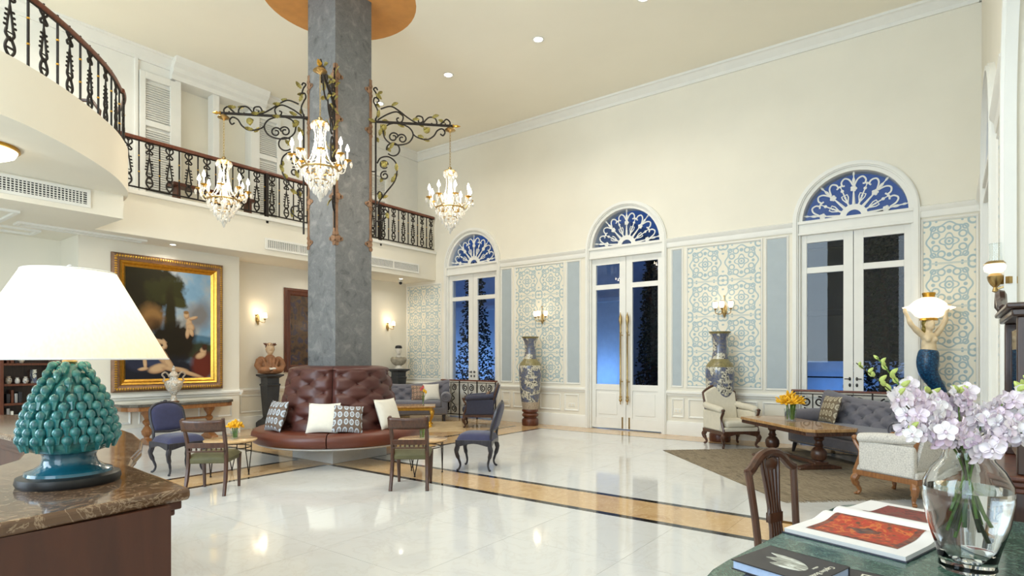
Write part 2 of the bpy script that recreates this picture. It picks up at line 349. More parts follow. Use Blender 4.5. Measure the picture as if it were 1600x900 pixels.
    def mesh(s, name, mat, smooth=True, angle=38, weld=False):
        me = bpy.data.meshes.new(name); me.from_pydata(s.v, [], s.f)
        if s.uv:
            l = me.uv_layers.new(name='UVMap')
            for fi, u in s.uv.items():
                for li, c in zip(me.polygons[fi].loop_indices, u): l.data[li].uv = c
        bm = bmesh.new(); bm.from_mesh(me)
        if weld or not s.uv: bmesh.ops.remove_doubles(bm, verts=bm.verts, dist=1e-5)
        bmesh.ops.recalc_face_normals(bm, faces=bm.faces)
        bm.to_mesh(me); bm.free()
        if smooth:
            me.polygons.foreach_set('use_smooth', [True] * len(me.polygons)); me.set_sharp_from_angle(angle=math.radians(angle))
        me.materials.append(M[mat] if isinstance(mat, str) else mat); me.update(); return me
    def build(s, name, mat, parent=None, smooth=True, angle=38, bev=0, bseg=2, remesh=0, sub=0, solid=0, weld=False):
        o = put(s.mesh(name, mat, smooth, angle, weld), name, parent)
        if solid: m = o.modifiers.new('solid', 'SOLIDIFY'); m.thickness = solid; m.offset = 0
        if bev: m = o.modifiers.new('bevel', 'BEVEL'); m.width = bev; m.segments = bseg; m.limit_method = 'ANGLE'; m.angle_limit = math.radians(30)
        if remesh:
            m = o.modifiers.new('remesh', 'REMESH'); m.mode = 'VOXEL'; m.voxel_size = remesh; m.use_smooth_shade = True
            m = o.modifiers.new('smooth', 'SMOOTH'); m.iterations = 4; m.factor = 0.5
        if sub: m = o.modifiers.new('sub', 'SUBSURF'); m.levels = sub; m.render_levels = sub
        return o
def put(me, name, parent=None, loc=(0, 0, 0), rot=(0, 0, 0), scale=(1, 1, 1)):
    o = bpy.data.objects.new(name, me); COL.objects.link(o); o.parent = parent
    o.location = loc; o.rotation_euler = rot; o.scale = scale; return o
def tag(o, label, cat, group=None):
    o['label'] = label; o['category'] = cat
    if group: o['group'] = group
    return o
def thing(name, label, cat, loc=(0, 0, 0), rz=0.0, group=None, scale=1.0):
    o = bpy.data.objects.new(name, None); COL.objects.link(o); o.location = loc; o.rotation_euler = (0, 0, rz); o.scale = (scale,) * 3
    o.empty_display_size = 0.2
    return tag(o, label, cat, group)
def struct(o): o['kind'] = 'structure'; return o
def sempty(name, loc=(0, 0, 0), rz=0.0):
    o = bpy.data.objects.new(name, None); COL.objects.link(o); o.location = loc; o.rotation_euler = (0, 0, rz); return struct(o)
def face(fx, fy): return math.atan2(fx, -fy)        # furniture is modelled facing -Y
def dup(root, loc, rz, label=None, group=None):
    def cp(o, par):
        c = o.copy(); COL.objects.link(c); c.parent = par
        for ch in [x for x in bpy.data.objects if x.parent == o]: cp(ch, c)
        return c
    r = cp(root, None); r.location = loc; r.rotation_euler = (0, 0, rz)
    if label: r['label'] = label
    if group: r['group'] = group
    return r
def catmull(P, n=8, closed=False):
    P = [Vector(p) for p in P]; out = []; m = len(P)
    for i in range(m if closed else m - 1):
        g = lambda k: P[k % m] if closed else P[max(0, min(m - 1, k))]
        a, b, c, d = g(i - 1), g(i), g(i + 1), g(i + 2)
        for k in range(n):
            t = k / n; out.append(0.5 * ((2 * b) + (c - a) * t + (2 * a - 5 * b + 4 * c - d) * t * t + (-a + 3 * b - 3 * c + d) * t ** 3))
    if not closed: out.append(P[-1])
    return out
def arc(c, r, a0, a1, n=16): return [(c[0] + r * cos(a0 + (a1 - a0) * i / n), c[1] + r * sin(a0 + (a1 - a0) * i / n)) for i in range(n + 1)]
def spiral(c, r0, r1, a0, turns, n=26): return [(c[0] + (r0 + (r1 - r0) * i / n) * cos(a0 + 2 * PI * turns * i / n), c[1] + (r0 + (r1 - r0) * i / n) * sin(a0 + 2 * PI * turns * i / n)) for i in range(n + 1)]

# ------------------------------------------------------------------ the room
CEIL = 6.78; YB = 10.8; XR = 0.36; ZC = Vector((-7.27, 5.45))
fb = struct(MB().box(-12.6, 2.0, -4.0, 11.2, -0.12, -0.004).build('floor', 'panelcream', smooth=False))
unit = {}
def tiles(x0, x1, y0, y1, sx, sy, mat, name='tile', z=0.0):
    if mat not in unit: unit[mat] = MB().box(0, 1, 0, 1, -0.01, 0).mesh(name, mat, smooth=False)
    nx = max(1, round((x1 - x0) / sx)); ny = max(1, round((y1 - y0) / sy)); dx = (x1 - x0) / nx; dy = (y1 - y0) / ny; g = 0.0012
    for i in range(nx):
        for j in range(ny): put(unit[mat], name, fb, (x0 + i * dx + g, y0 + j * dy + g, z), (0, 0, 0), (dx - 2 * g, dy - 2 * g, 1))
bx0, bx1, by0, by1, bk = -7.53, -6.77, 4.88, 5.65, 10.12; LN = 0.085
tiles(bx1, 2.0, -1.6, by0, 1.0, 1.0, 'marblewhite'); tiles(bx1, XR, by1, bk, 1.0, 1.0, 'marblewhite')
tiles(-12.0, bx0, -1.6, by0, 1.0, 1.0, 'marblewhite'); tiles(-12.0, bx0, by1, bk, 1.0, 1.0, 'marblebeige')
for a, b in ((by0, by0 + LN), (by1 - LN, by1)):
    tiles(bx1, 2.0, a, b, 1.2, 1, 'marbleblack', 'border_strip'); tiles(-12.0, bx0, a, b, 1.2, 1, 'marbleblack', 'border_strip')
tiles(bx1, 2.0, by0 + LN, by1 - LN, 0.9, 1, 'marblebeige', 'band_tile'); tiles(-12.0, bx0, by0 + LN, by1 - LN, 0.9, 1, 'marblebeige', 'band_tile')
for y0, y1 in ((-1.6, by0), (by1, bk)):
    for a, b in ((bx0, bx0 + LN), (bx1 - LN, bx1)): tiles(a, b, y0, y1, 1, 1.2, 'marbleblack', 'border_strip')
    tiles(bx0 + LN, bx1 - LN, y0, y1, 1, 0.9, 'marblebeige', 'band_tile')
tiles(bx0, bx1, by0, by1, 1, 1, 'marblebeige', 'band_tile')
tiles(bx1 - LN, XR, bk - 0.05, bk, 1.2, 1, 'marbleblack', 'border_strip', 0.0006); tiles(-11.6, XR, bk, YB, 0.9, 1, 'marblebeige', 'band_tile')

# ceiling with the round recess about the column
def ceiling():
    b = MB(); n = 48; cx, cy = ZC; R = 1.12; X0, X1, Y0, Y1 = -12.6, 2.0, -4.0, 11.2
    inner = [(cx + R * cos(2 * PI * i / n), cy + R * sin(2 * PI * i / n)) for i in range(n)]; outer = []
    for i in range(n):
        a = 2 * PI * i / n; dx, dy = cos(a), sin(a)
        t = min(((X1 - cx) / dx if dx > 0 else (X0 - cx) / dx) if abs(dx) > 1e-6 else 1e9, ((Y1 - cy) / dy if dy > 0 else (Y0 - cy) / dy) if abs(dy) > 1e-6 else 1e9)
        outer.append((cx + t * dx, cy + t * dy))
    b.add([(x, y, CEIL) for x, y in inner + outer], [(i, (i + 1) % n, n + (i + 1) % n, n + i) for i in range(n)])
    for cxn in ((X0, Y0), (X0, Y1), (X1, Y0), (X1, Y1)):
        q = sorted(range(n), key=lambda i: (outer[i][0] - cxn[0]) ** 2 + (outer[i][1] - cxn[1]) ** 2)[:2]
        best = None
        for i in range(n):
            p, r = outer[i], outer[(i + 1) % n]
            if (abs(p[0] - cxn[0]) < 1e-4 and abs(r[1] - cxn[1]) < 1e-4) or (abs(p[1] - cxn[1]) < 1e-4 and abs(r[0] - cxn[0]) < 1e-4): best = (p, r)
        if best: b.add([(best[0][0], best[0][1], CEIL), (best[1][0], best[1][1], CEIL), (cxn[0], cxn[1], CEIL)], [(0, 1, 2)])
    c = struct(b.build('ceiling', 'ceil', smooth=False))
    MB().lathe([(R, 0), (R, 0.26)], 48, (cx, cy, CEIL)).build('recess_rim', 'domerim', c)
    MB().lathe([(R, 0.26), (0.9, 0.30), (0.01, 0.34)], 48, (cx, cy, CEIL)).build('recess_dome', 'dome', c)
ceiling()

def arched_wall(name, x0, x1, openings, top, mat, loc, rz, th=0.3):
    b = MB(); cur = x0; mp = lambda x, z, y: (x, y, z)
    for cx, hw, sp in openings:
        b.prism([(cur, 0), (cx - hw, 0), (cx - hw, top), (cur, top)], 0, th, mp)
        pts = arc((cx, sp), hw, PI, PI / 2, 14); b.prism(pts + [(cx, top), (cx - hw, top)], 0, th, mp)
        pts = arc((cx, sp), hw, PI / 2, 0, 14); b.prism(pts + [(cx + hw, top), (cx, top)], 0, th, mp)
        cur = cx + hw
    b.prism([(cur, 0), (x1, 0), (x1, top), (cur, top)], 0, th, mp)
    o = b.build(name, mat, smooth=False); o.location = loc; o.rotation_euler = (0, 0, rz); return struct(o)
DC = (-9.29, -5.24, -1.25); HW = 0.80; SP = 3.72
wall_back = arched_wall('wall_back', -11.9, XR + 0.3, [(c, HW, SP) for c in DC], CEIL, 'cream', (0, YB, 0), 0)
RD = (-8.2, -4.35)
def right_wall():
    b = MB(); mp = lambda x, z, y: (x, y, z); cx, hw, sp = RD[0], 0.95, 3.55; ax, ah, asp = RD[1], 1.2, 3.15
    b.prism([(-YB, 0), (cx - hw, 0), (cx - hw, CEIL), (-YB, CEIL)], 0, 0.3, mp)
    b.prism(arc((cx, sp), hw, PI, PI / 2, 14) + [(cx, CEIL), (cx - hw, CEIL)], 0, 0.3, mp); b.prism(arc((cx, sp), hw, PI / 2, 0, 14) + [(cx + hw, CEIL), (cx, CEIL)], 0, 0.3, mp)
    b.prism([(cx + hw, 0), (ax - ah, 0), (ax - ah, CEIL), (cx + hw, CEIL)], 0, 0.3, mp)
    b.prism(arc((ax, asp), ah, PI, PI / 2, 14) + [(ax, CEIL), (ax - ah, CEIL)], 0, 0.3, mp); b.prism([(ax, asp + ah), (4.0, asp + ah), (4.0, CEIL), (ax, CEIL)], 0, 0.3, mp)
    o = b.build('wall_right', 'cream', smooth=False); o.location = (XR, 0, 0); o.rotation_euler = (0, 0, -PI / 2); return struct(o)
wall_right = right_wall()
struct(MB().box(XR + 1.2, 2.0, -4.0, 5.9, 0, CEIL).box(XR + 0.3, XR + 1.2, 5.62, 5.9, 0, CEIL).build('wall_side', 'cream', smooth=False))
struct(MB().box(-12.6, 2.0, -4.2, -4.0, 0, CEIL).build('wall_front', 'cream', smooth=False))
wall_left = struct(MB().box(-12.0, -11.6, 6.0, YB, 0, 3.5).box(-12.0, -11.16, 3.35, 6.0, 0, 3.5).box(-12.4, -12.0, -4, 6.0, 0, 3.5).build('wall_left', 'cream', smooth=False))
# upper wall with the doorway niche
NI0, NI1, NZ = 4.86, 6.26, 6.42
struct(MB().box(-12.0, -11.16, -4, NI0, 4.1, CEIL).box(-12.0, -11.16, NI1, YB, 4.1, CEIL).box(-12.0, -11.16, NI0, NI1, NZ, CEIL).build('wall_left_upper', 'white', smooth=False))
struct(MB().box(-12.0, -11.42, NI0, NI1, 4.1, NZ).build('wall_left_niche', 'ceil', smooth=False))
slab = struct(MB().box(-12.9, -10.5, 3.36, YB, 3.43, 4.15).build('wall_balcony', 'cream', smooth=False, bev=0.01))
MB().box(-10.52, -10.46, 3.5, YB, 4.09, 4.16).build('edge_moulding', 'white', slab, bev=0.01)
struct(MB().box(-12.9, -9.4, -4, 3.36, 3.43, 3.9).build('wall_beam', 'cream', smooth=False))
CURVE = [(-6.78, -1.0), (-6.86, 0.3), (-6.98, 0.9), (-7.19, 1.54), (-7.65, 2.17), (-8.36, 2.84), (-8.98, 3.24), (-9.42, 3.42), (-9.9, 3.5), (-10.5, 3.52)]
cv = catmull([(x, y, 0) for x, y in CURVE], 8)
poly = [(p.x, p.y) for p in cv] + [(-12.0, 3.52), (-12.0, -1.0)]
cs = struct(MB().prism(poly, 3.76, 4.36).build('wall_balcony_curved', 'cream', angle=30))

# crown mouldings, cornice, chair rails and skirting
def run(b, prof, p0, p1, out):
    # profile (d, z): d metres away from the wall along out, swept from p0 to p1
    n = len(prof); vs = []
    for p in (p0, p1): vs += [(p[0] + out[0] * d, p[1] + out[1] * d, z) for d, z in prof]
    b.add(vs, [(i, (i + 1) % n, n + (i + 1) % n, n + i) for i in range(n)] + [tuple(range(n - 1, -1, -1)), tuple(range(n, 2 * n))])
crown = [(0, CEIL - 0.2), (0.03, CEIL - 0.2), (0.03, CEIL - 0.14), (0.07, CEIL - 0.1), (0.12, CEIL - 0.05), (0.15, CEIL - 0.04), (0.15, CEIL), (0, CEIL)]
b = MB(); run(b, crown, (-11.16, YB), (XR, YB), (0, -1)); struct(b.build('trim_1', 'white', angle=25))
b = MB(); run(b, crown, (-11.16, -4), (-11.16, YB), (1, 0)); struct(b.build('trim_2', 'white', angle=25))
# pelmet over the upstairs doorway
b = MB(); run(b, [(0, 6.42), (0.1, 6.42), (0.1, 6.5), (0.16, 6.54), (0.16, 6.62), (0.24, 6.68), (0.28, CEIL), (0, CEIL)], (-11.16, 4.72), (-11.16, 6.5), (1, 0)); struct(b.build('trim_3', 'white', angle=25))
corn = [(0, 3.57), (0.02, 3.57), (0.03, 3.60), (0.03, 3.66), (0.06, 3.70), (0.07, 3.73), (0.02, 3.75), (0, 3.75)]
rail_ = [(0, 0.74), (0.02, 0.74), (0.03, 0.77), (0.05, 0.79), (0.05, 0.82), (0.02, 0.84), (0, 0.84)]
skirt = [(0, 0), (0.035, 0), (0.035, 0.2), (0.02, 0.25), (0, 0.26)]
OUT = 0.885
spans = [(-11.6, DC[0] - OUT), (DC[0] + OUT, DC[1] - OUT), (DC[1] + OUT, DC[2] - OUT), (DC[2] + OUT, XR)]
k = 4
for i, (a, c) in enumerate(spans):
    b = MB()
    if i: run(b, corn, (a, YB), (c, YB), (0, -1))
    run(b, rail_, (a, YB), (c, YB), (0, -1)); run(b, skirt, (a, YB), (c, YB), (0, -1))
    struct(b.build('trim_%d' % k, 'white', angle=25)); k += 1
b = MB()
for (x, y0, y1) in ((-11.6, 6.0, YB), (-11.16, 3.35, 6.0), (-12.0, -1.5, 3.35)):
    run(b, rail_, (x, y0), (x, y1), (1, 0)); run(b, skirt, (x, y0), (x, y1), (1, 0))
run(b, rail_, (-12, 3.35), (-11.16, 3.35), (0, -1)); run(b, skirt, (-12, 3.35), (-11.16, 3.35), (0, -1)); run(b, rail_, (-11.6, 6.0), (-11.11, 6.0), (0, 1))
struct(b.build('trim_%d' % k, 'white', angle=25)); k += 1

# framed wall panels: raised moulding and a field
def frame_panel(parent, plane, a0, a1, z0, z1, mat, uv=None, wdt=0.035, th=0.022, name='panel', flat=0.006):
    # plane: function (s, out, z) -> world
    b = MB(); n = 4; ring = [(a0, z0), (a1, z0), (a1, z1), (a0, z1)]
    prof = [(0, 0), (0.0, th * 0.7), (wdt * 0.4, th), (wdt * 0.7, th * 0.6), (wdt, 0)]; m = len(prof); vs = []
    sg = [(1, 1), (-1, 1), (-1, -1), (1, -1)]
    for (s, z), (i, j) in zip(ring, sg): vs += [plane(s + i * d, o, z + j * d) for d, o in prof]
    b.add(vs, [(q * m + r, ((q + 1) % 4) * m + r, ((q + 1) % 4) * m + r + 1, q * m + r + 1) for q in range(4) for r in range(m - 1)])
    b.build('panel_moulding', 'white', parent, angle=25)
    if mat:
        q = MB(); pts = [plane(s, flat, z) for s, z in ((a0 + wdt, z0 + wdt), (a1 - wdt, z0 + wdt), (a1 - wdt, z1 - wdt), (a0 + wdt, z1 - wdt))]
        u, v = uv or (1, 1); q.quad(pts, [(0, 0), (u, 0), (u, v), (0, v)]); q.build(name, mat, parent, smooth=False)
pb = lambda s, o, z: (s, -o, z)               # in wall_back's own frame (origin at y = YB)
# tall panels: (x0, x1, material, repeats across)
for x0, x1, mt, rep in ((-11.56, -10.30, 'scroll', 2), (-8.40, -8.06, 'panelgrey', 1), (-8.0, -6.66, 'scroll', 2), (-6.62, -6.26, 'panelgrey', 1),
                        (-4.28, -4.04, 'panelgrey', 1), (-3.98, -2.62, 'scroll', 2), (-2.58, -2.2, 'panelgrey', 1), (-0.36, 0.33, 'scroll', 1)):
    frame_panel(wall_back, pb, x0, x1, 0.90, 3.36 if x0 < -10 else 3.54, mt, (rep, 4), name='printed_panel' if mt == 'scroll' else 'grey_panel')
for x0, x1 in ((-11.5, -10.9), (-10.8, -10.25), (-8.36, -8.12), (-8.04, -7.4), (-7.3, -6.75), (-6.66, -6.3), (-4.26, -4.02), (-3.94, -3.3), (-3.2, -2.7), (-2.62, -2.2), (-0.3, 0.28)):
    frame_panel(wall_back, pb, x0, x1, 0.33, 0.69, None)
pl = lambda X: (lambda s, o, z: (X + o, s, z))
for X, y0, y1 in ((-11.6, 6.25, 7.15), (-11.6, 7.3, 8.6), (-11.6, 8.75, 10.0), (-11.16, 3.5, 4.1), (-11.16, 4.22, 4.7), (-11.16, 4.82, 5.25), (-11.16, 5.35, 5.85)):
    frame_panel(wall_left, pl(X), y0, y1, 0.33, 0.69, None)
# soffit mouldings under the low beam
b = MB()
for X0, X1, y0, y1 in ((-11.1, -10.0, 1.2, 2.35), (-11.7, -11.25, 0.6, 2.9), (-11.0, -10.75, 2.5, 4.2)):
    for a, c, d, e in ((X0, X1, y0, y0 + 0.05), (X0, X1, y1 - 0.05, y1), (X0, X0 + 0.05, y0 + 0.05, y1 - 0.05), (X1 - 0.05, X1, y0 + 0.05, y1 - 0.05)): b.box(a, c, d, e, 3.40, 3.432)
struct(b.build('trim_%d' % k, 'white', smooth=False)); k += 1
# louvred shutters and door frames upstairs
def shutter(y0, y1, z0, z1, n):
    t = struct(put(None, 'window_%d' % n))
    f = MB(); X = -11.16
    for a, c, d, e in ((y0, y0 + 0.09, z0, z1), (y1 - 0.09, y1, z0, z1), (y0 + 0.09, y1 - 0.09, z0, z0 + 0.12), (y0 + 0.09, y1 - 0.09, z1 - 0.12, z1), (y0 + 0.09, y1 - 0.09, (z0 + z1) / 2 + 0.2, (z0 + z1) / 2 + 0.3)): f.box(X, X + 0.06, a, c, d, e)
    f.build('frame', 'white', t, bev=0.006)
    sl = MB().box(-0.005, 0.005, 0, y1 - y0 - 0.18, -0.022, 0.022).mesh('slat', 'white', smooth=False)
    z = z0 + 0.15
    while z < z1 - 0.14:
        if abs(z - ((z0 + z1) / 2 + 0.25)) > 0.07: put(sl, 'slat', t, (X + 0.03, y0 + 0.09, z), (0, -0.7, 0))
        z += 0.04
shutter(4.22, 4.80, 4.15, 6.4, 1); shutter(6.3, 6.86, 4.15, 6.4, 2); shutter(9.1, 9.75, 4.15, 6.0, 3)
struct(MB().box(-11.3, -11.1, 5.46, 5.58, 4.15, NZ).box(-11.2, -11.1, NI0 - 0.07, NI0 + 0.03, 4.15, NZ).box(-11.2, -11.1, NI1 - 0.05, NI1 + 0.05, 4.15, NZ).box(-11.2, -11.12, 4.15, 4.2, 4.15, 6.6).build('trim_%d' % k, 'white', bev=0.005)); k += 1

# ------------------------------------------------------------------ arched double doors
def half_ring(b, r0, r1, y0, y1, sp, n=22):
    o = arc((0, sp), r1, 0, PI, n); i_ = arc((0, sp), r0, 0, PI, n)
    for q in range(n):
        b.add([(p[0], y, p[1]) for y in (y0, y1) for p in (o[q], o[q + 1], i_[q + 1], i_[q])], [(0, 1, 2, 3), (7, 6, 5, 4), (0, 4, 5, 1), (2, 6, 7, 3)])
def fan_grille(R, sp, y):
    b = MB(); T = 0.013
    def put2(pts, r=T): b.tube([(x, y, z) for x, z in pts], r, 5, flat=0.6)
    half = [(0.11 * cos(a), sp + 0.11 * sin(a)) for a in [PI * i / 10 for i in range(11)]]
    b.prism(arc((0, sp), 0.2, 0, PI, 14) + arc((0, sp), 0.11, PI, 0, 12), y - 0.008, y + 0.008, lambda x, z, yy: (x, yy, z))
    mains = [math.radians(a) for a in (8, 49, 90, 131, 172)]; mids = [math.radians(a) for a in (28.5, 69.5, 110.5, 151.5)]
    P = lambda r, a: (r * cos(a), sp + r * sin(a))
    for a in mains:
        put2([P(0.19, a), P(0.4, a), P(R, a)], [0.026, 0.012, 0.009])
        for q in range(5):
            c = P(0.45, a); c = (c[0] + 0.028 * cos(q * 1.2566), c[1] + 0.028 * sin(q * 1.2566)); b.ell((c[0], y, c[1]), 0.024, 0.01, 0.024, 6, 4)
        c = P(0.58, a); b.ell((c[0], y, c[1]), 0.022, 0.01, 0.05, 6, 5, Matrix.Rotation(PI / 2 - a, 3, 'Y'))
        c = P(R - 0.05, a); b.ell((c[0], y, c[1]), 0.018, 0.01, 0.035, 6, 5, Matrix.Rotation(PI / 2 - a, 3, 'Y'))
        for sgn in (-1, 1):
            if not (0 < a + sgn * 0.3 < PI): continue
            pts = [P(0.50, a + 0.02 * sgn), P(0.60, a + 0.10 * sgn), P(0.64, a + 0.2 * sgn), P(0.60, a + 0.29 * sgn), P(0.54, a + 0.30 * sgn), P(0.53, a + 0.24 * sgn)]
            put2([(v.x, v.y) for v in catmull([(p[0], p[1], 0) for p in pts], 4)], 0.014)
    for a in mids:
        put2([P(0.19, a), P(0.53, a)], [0.016, 0.008])
        for r, s in ((0.34, 0.018), (0.46, 0.026), (0.54, 0.022)): c = P(r, a); b.ell((c[0], y, c[1]), s, 0.01, s, 6, 4)
        for sgn in (-1, 1): put2([P(0.25, a + 0.04 * sgn), P(0.33, a + 0.13 * sgn), P(0.38, a + 0.11 * sgn), P(0.375, a + 0.04 * sgn)], 0.010)
    return b
def door_set(n, loc, rz, pulls, hw=HW, sp=SP, lean=None):
    d = sempty('door_%d' % n, loc, rz); o = hw + 0.085
    f = MB()
    for s in (-1, 1):
        a, c = sorted((s * hw, s * o)); f.box(a, c, -0.05, 0.02, 0, sp); a, c = sorted((s * (hw + 0.02), s * (o - 0.02))); f.box(a, c, -0.07, 0, 0, sp)
        a, c = sorted((s * (hw - 0.03), s * hw)); f.box(a, c, -0.01, 0.25, 0, sp)
    half_ring(f, hw, o, -0.05, 0.02, sp); half_ring(f, hw + 0.02, o - 0.02, -0.07, 0, sp); half_ring(f, hw - 0.06, hw, -0.02, 0.25, sp)
    f.build('casing', 'white', d, angle=30)
    MB().box(-hw, hw, -0.02, 0.16, sp - 0.19, sp - 0.01).box(-hw, hw, -0.05, 0.16, sp - 0.03, sp + 0.02).box(-hw, hw, -0.04, 0.16, sp - 0.21, sp - 0.17).build('transom', 'white', d, bev=0.004)
    ap_ = arc((0, sp), hw - 0.05, 0, PI, 22); pn = MB(); pn.add([(x, 0.1, z) for x, z in ap_], [tuple(range(len(ap_)))]); pn.build('fanlight_pane', 'pane', d, smooth=False)
    fan_grille(hw - 0.06, sp + 0.02, 0.075).build('fanlight_grille', 'white', d)
    top = sp - 0.2
    for s in (-1, 1):
        def X(a, c): return sorted((s * a, s * c))
        lf = MB(); y0, y1 = 0.04, 0.09; out = hw - 0.03
        for a, c, z0, z1 in ((0.004, 0.14, 0.02, top), (out - 0.09, out, 0.02, top), (0.14, out - 0.09, top - 0.14, top), (0.14, out - 0.09, top - 0.65, top - 0.55), (0.14, out - 0.09, 0.80, 0.92), (0.14, out - 0.09, 0.02, 0.24)):
            p, q = X(a, c); lf.box(p, q, y0, y1, z0, z1)
        p, q = X(0.14, out - 0.09); lf.box(p, q, y0 + 0.015, y1 - 0.01, 0.24, 0.80)
        leaf = lf.build('leaf', 'white', d, smooth=False, bev=0.004)
        p, q = X(0.2, out - 0.15); MB().box(p, q, y0 + 0.005, y0 + 0.02, 0.30, 0.74).build('lower_panel', 'white', leaf, bev=0.008)
        p, q = X(0.14, out - 0.09)
        for za, zb in ((top - 0.55, top - 0.14), (0.92, top - 0.65)): pn = MB(); pn.add([(p, 0.065, za), (q, 0.065, za), (q, 0.065, zb), (p, 0.065, zb)], [(0, 1, 2, 3)]); pn.build('pane', 'pane', leaf, smooth=False)
        if pulls:
            x = s * 0.075; h = MB(); h.lathe([(0.002, 0.52), (0.012, 0.53), (0.01, 0.57), (0.035, 0.61), (0.02, 0.65), (0.03, 0.68), (0.018, 0.7), (0.018, 1.0), (0.024, 1.02), (0.018, 1.04), (0.018, 1.95), (0.026, 1.97), (0.018, 2.0), (0.02, 2.12), (0.034, 2.2), (0.03, 2.28), (0.014, 2.33), (0.002, 2.38)], 12, (x, -0.05, 0))
            h.tube([(x, -0.05, 0.98), (x, 0.04, 0.98)], 0.012, 8); h.tube([(x, -0.05, 1.92), (x, 0.04, 1.92)], 0.012, 8)
            h.build('pull_handle', 'brass', leaf); MB().box(x - 0.015, x + 0.015, 0.03, 0.045, 0.03, 0.26).build('kick_bolt', 'brass', leaf)
        else:
            x = s * 0.05; h = MB()
            for z in (1.12, 1.02): h.ell((x, 0.03, z), 0.018, 0.014, 0.03, 8, 6)
            h.tube([(x, 0.03, 1.12), (x, 0.0, 1.12), (x + s * 0.07, 0.0, 1.12)], 0.008, 6); h.build('lever_handle', 'black', leaf)
    return d
door_set(1, (DC[0], YB, 0), 0, False); door_set(2, (DC[1], YB, 0), 0, True); door_set(3, (DC[2], YB, 0), 0, False)
door_set(4, (XR, -RD[0], 0), -PI / 2, False, 0.95, 3.55)
# plain archway in the near part of the right wall
aw = sempty('door_5', (XR, -RD[1], 0), -PI / 2); f = MB()
f.box(-1.32, -1.17, -0.05, 0.02, 0, 3.15).box(-1.29, -1.2, -0.07, 0.0, 0, 3.15)
def quarter(b, r0, r1, y0, y1, sp, n=14):
    o = arc((0, sp), r1, PI / 2, PI, n); i_ = arc((0, sp), r0, PI / 2, PI, n)
    for q in range(n): b.add([(p[0], y, p[1]) for y in (y0, y1) for p in (o[q], o[q + 1], i_[q + 1], i_[q])], [(0, 1, 2, 3), (7, 6, 5, 4), (0, 4, 5, 1), (2, 6, 7, 3)])
    b.box(0, 4.0 - RD[1], y0, y1, sp + r0, sp + r1)
quarter(f, 1.17, 1.32, -0.05, 0.02, 3.15); quarter(f, 1.2, 1.29, -0.07, 0, 3.15); f.build('casing', 'white', aw, angle=30)
# trim on the strip of right wall between the arches
b = MB(); run(b, corn, (XR, 5.7), (XR, 7.15), (-1, 0)); run(b, rail_, (XR, 5.7), (XR, 7.15), (-1, 0)); run(b, skirt, (XR, 5.7), (XR, 7.15), (-1, 0)); run(b, corn, (XR, 9.25), (XR, YB), (-1, 0)); run(b, crown, (XR, -4), (XR, YB), (-1, 0))
struct(b.build('trim_%d' % k, 'white', angle=25)); k += 1
frame_panel(wall_right, lambda s, o, z: (-s, -o, z), 5.8, 7.05, 0.9, 3.5, 'scroll', (2, 4), name='printed_panel')
# ------------------------------------------------------------------ lamps in the ceiling
dl_rim = MB().lathe([(0.07, 0), (0.10, -0.004), (0.10, -0.012), (0.075, -0.012), (0.07, -0.002)], 20).mesh('rim', 'white')
dl_len = MB().lathe([(0.072, -0.006), (0.001, -0.008)], 20).mesh('lens', 'downlight')
def downlight(x, y, z, label, power, s=1.0, lamp=True):
    t = thing('downlight', label, 'ceiling light', (x, y, z), 0, 'recessed downlights', s)
    put(dl_rim, 'rim', t); put(dl_len, 'lens', t)
    if lamp: light('downlight_lamp', 'AREA', (x, y, z - 0.03), power, WARM, 0.16 * s, spread=2.6)
n_ = ('beyond the grey column', 'over the arched doors side of the lobby')
for x, y in ((-9.55, 8.15), (-7.55, 8.1), (-5.51, 8.1), (-3.63, 8.1)):
    downlight(x, y, CEIL, 'round recessed downlight in the high ceiling on the row nearest the arched doors', 150)
for x, y in ((-9.4, 3.2), (-4.6, 4.0), (-2.6, 4.4), (-5.0, 0.4), (-2.4, 0.6), (-9.0, -0.5)):
    downlight(x, y, CEIL, 'round recessed downlight in the high ceiling over the middle of the lobby', 150)
downlight(-10.82, 4.63, 3.43, 'small recessed downlight under the balcony in front of the gilt-framed painting', 16, 0.6)
downlight(-10.92, 10.0, 3.43, 'small recessed downlight under the balcony beside the security camera', 16, 0.6)
downlight(-11.0, 7.6, 3.43, 'small recessed downlight under the balcony behind the grey column', 16, 0.6)
t = thing('flush_ceiling_light', 'round glowing dome light under the curved balcony', 'ceiling light', (-8.38, 1.66, 3.76))
MB().lathe([(0.3, 0), (0.31, -0.03), (0.29, -0.04)], 32).build('rim', 'gold', t); MB().lathe([(0.29, -0.03), (0.26, -0.09), (0.18, -0.13), (0.001, -0.15)], 32).build('diffuser', 'flush', t)
light('flush_lamp', 'AREA', (-8.38, 1.66, 3.58), 40, WARM, 0.5)
t = thing('security_camera', 'small white dome camera with black eye in the corner under the balcony', 'camera', (-11.15, 10.2, 3.43))
MB().lathe([(0.05, 0), (0.06, -0.03), (0.045, -0.06)], 14).build('housing', 'white', t); MB().ell((0.02, -0.02, -0.075), 0.04, 0.04, 0.04).build('lens', 'black', t)

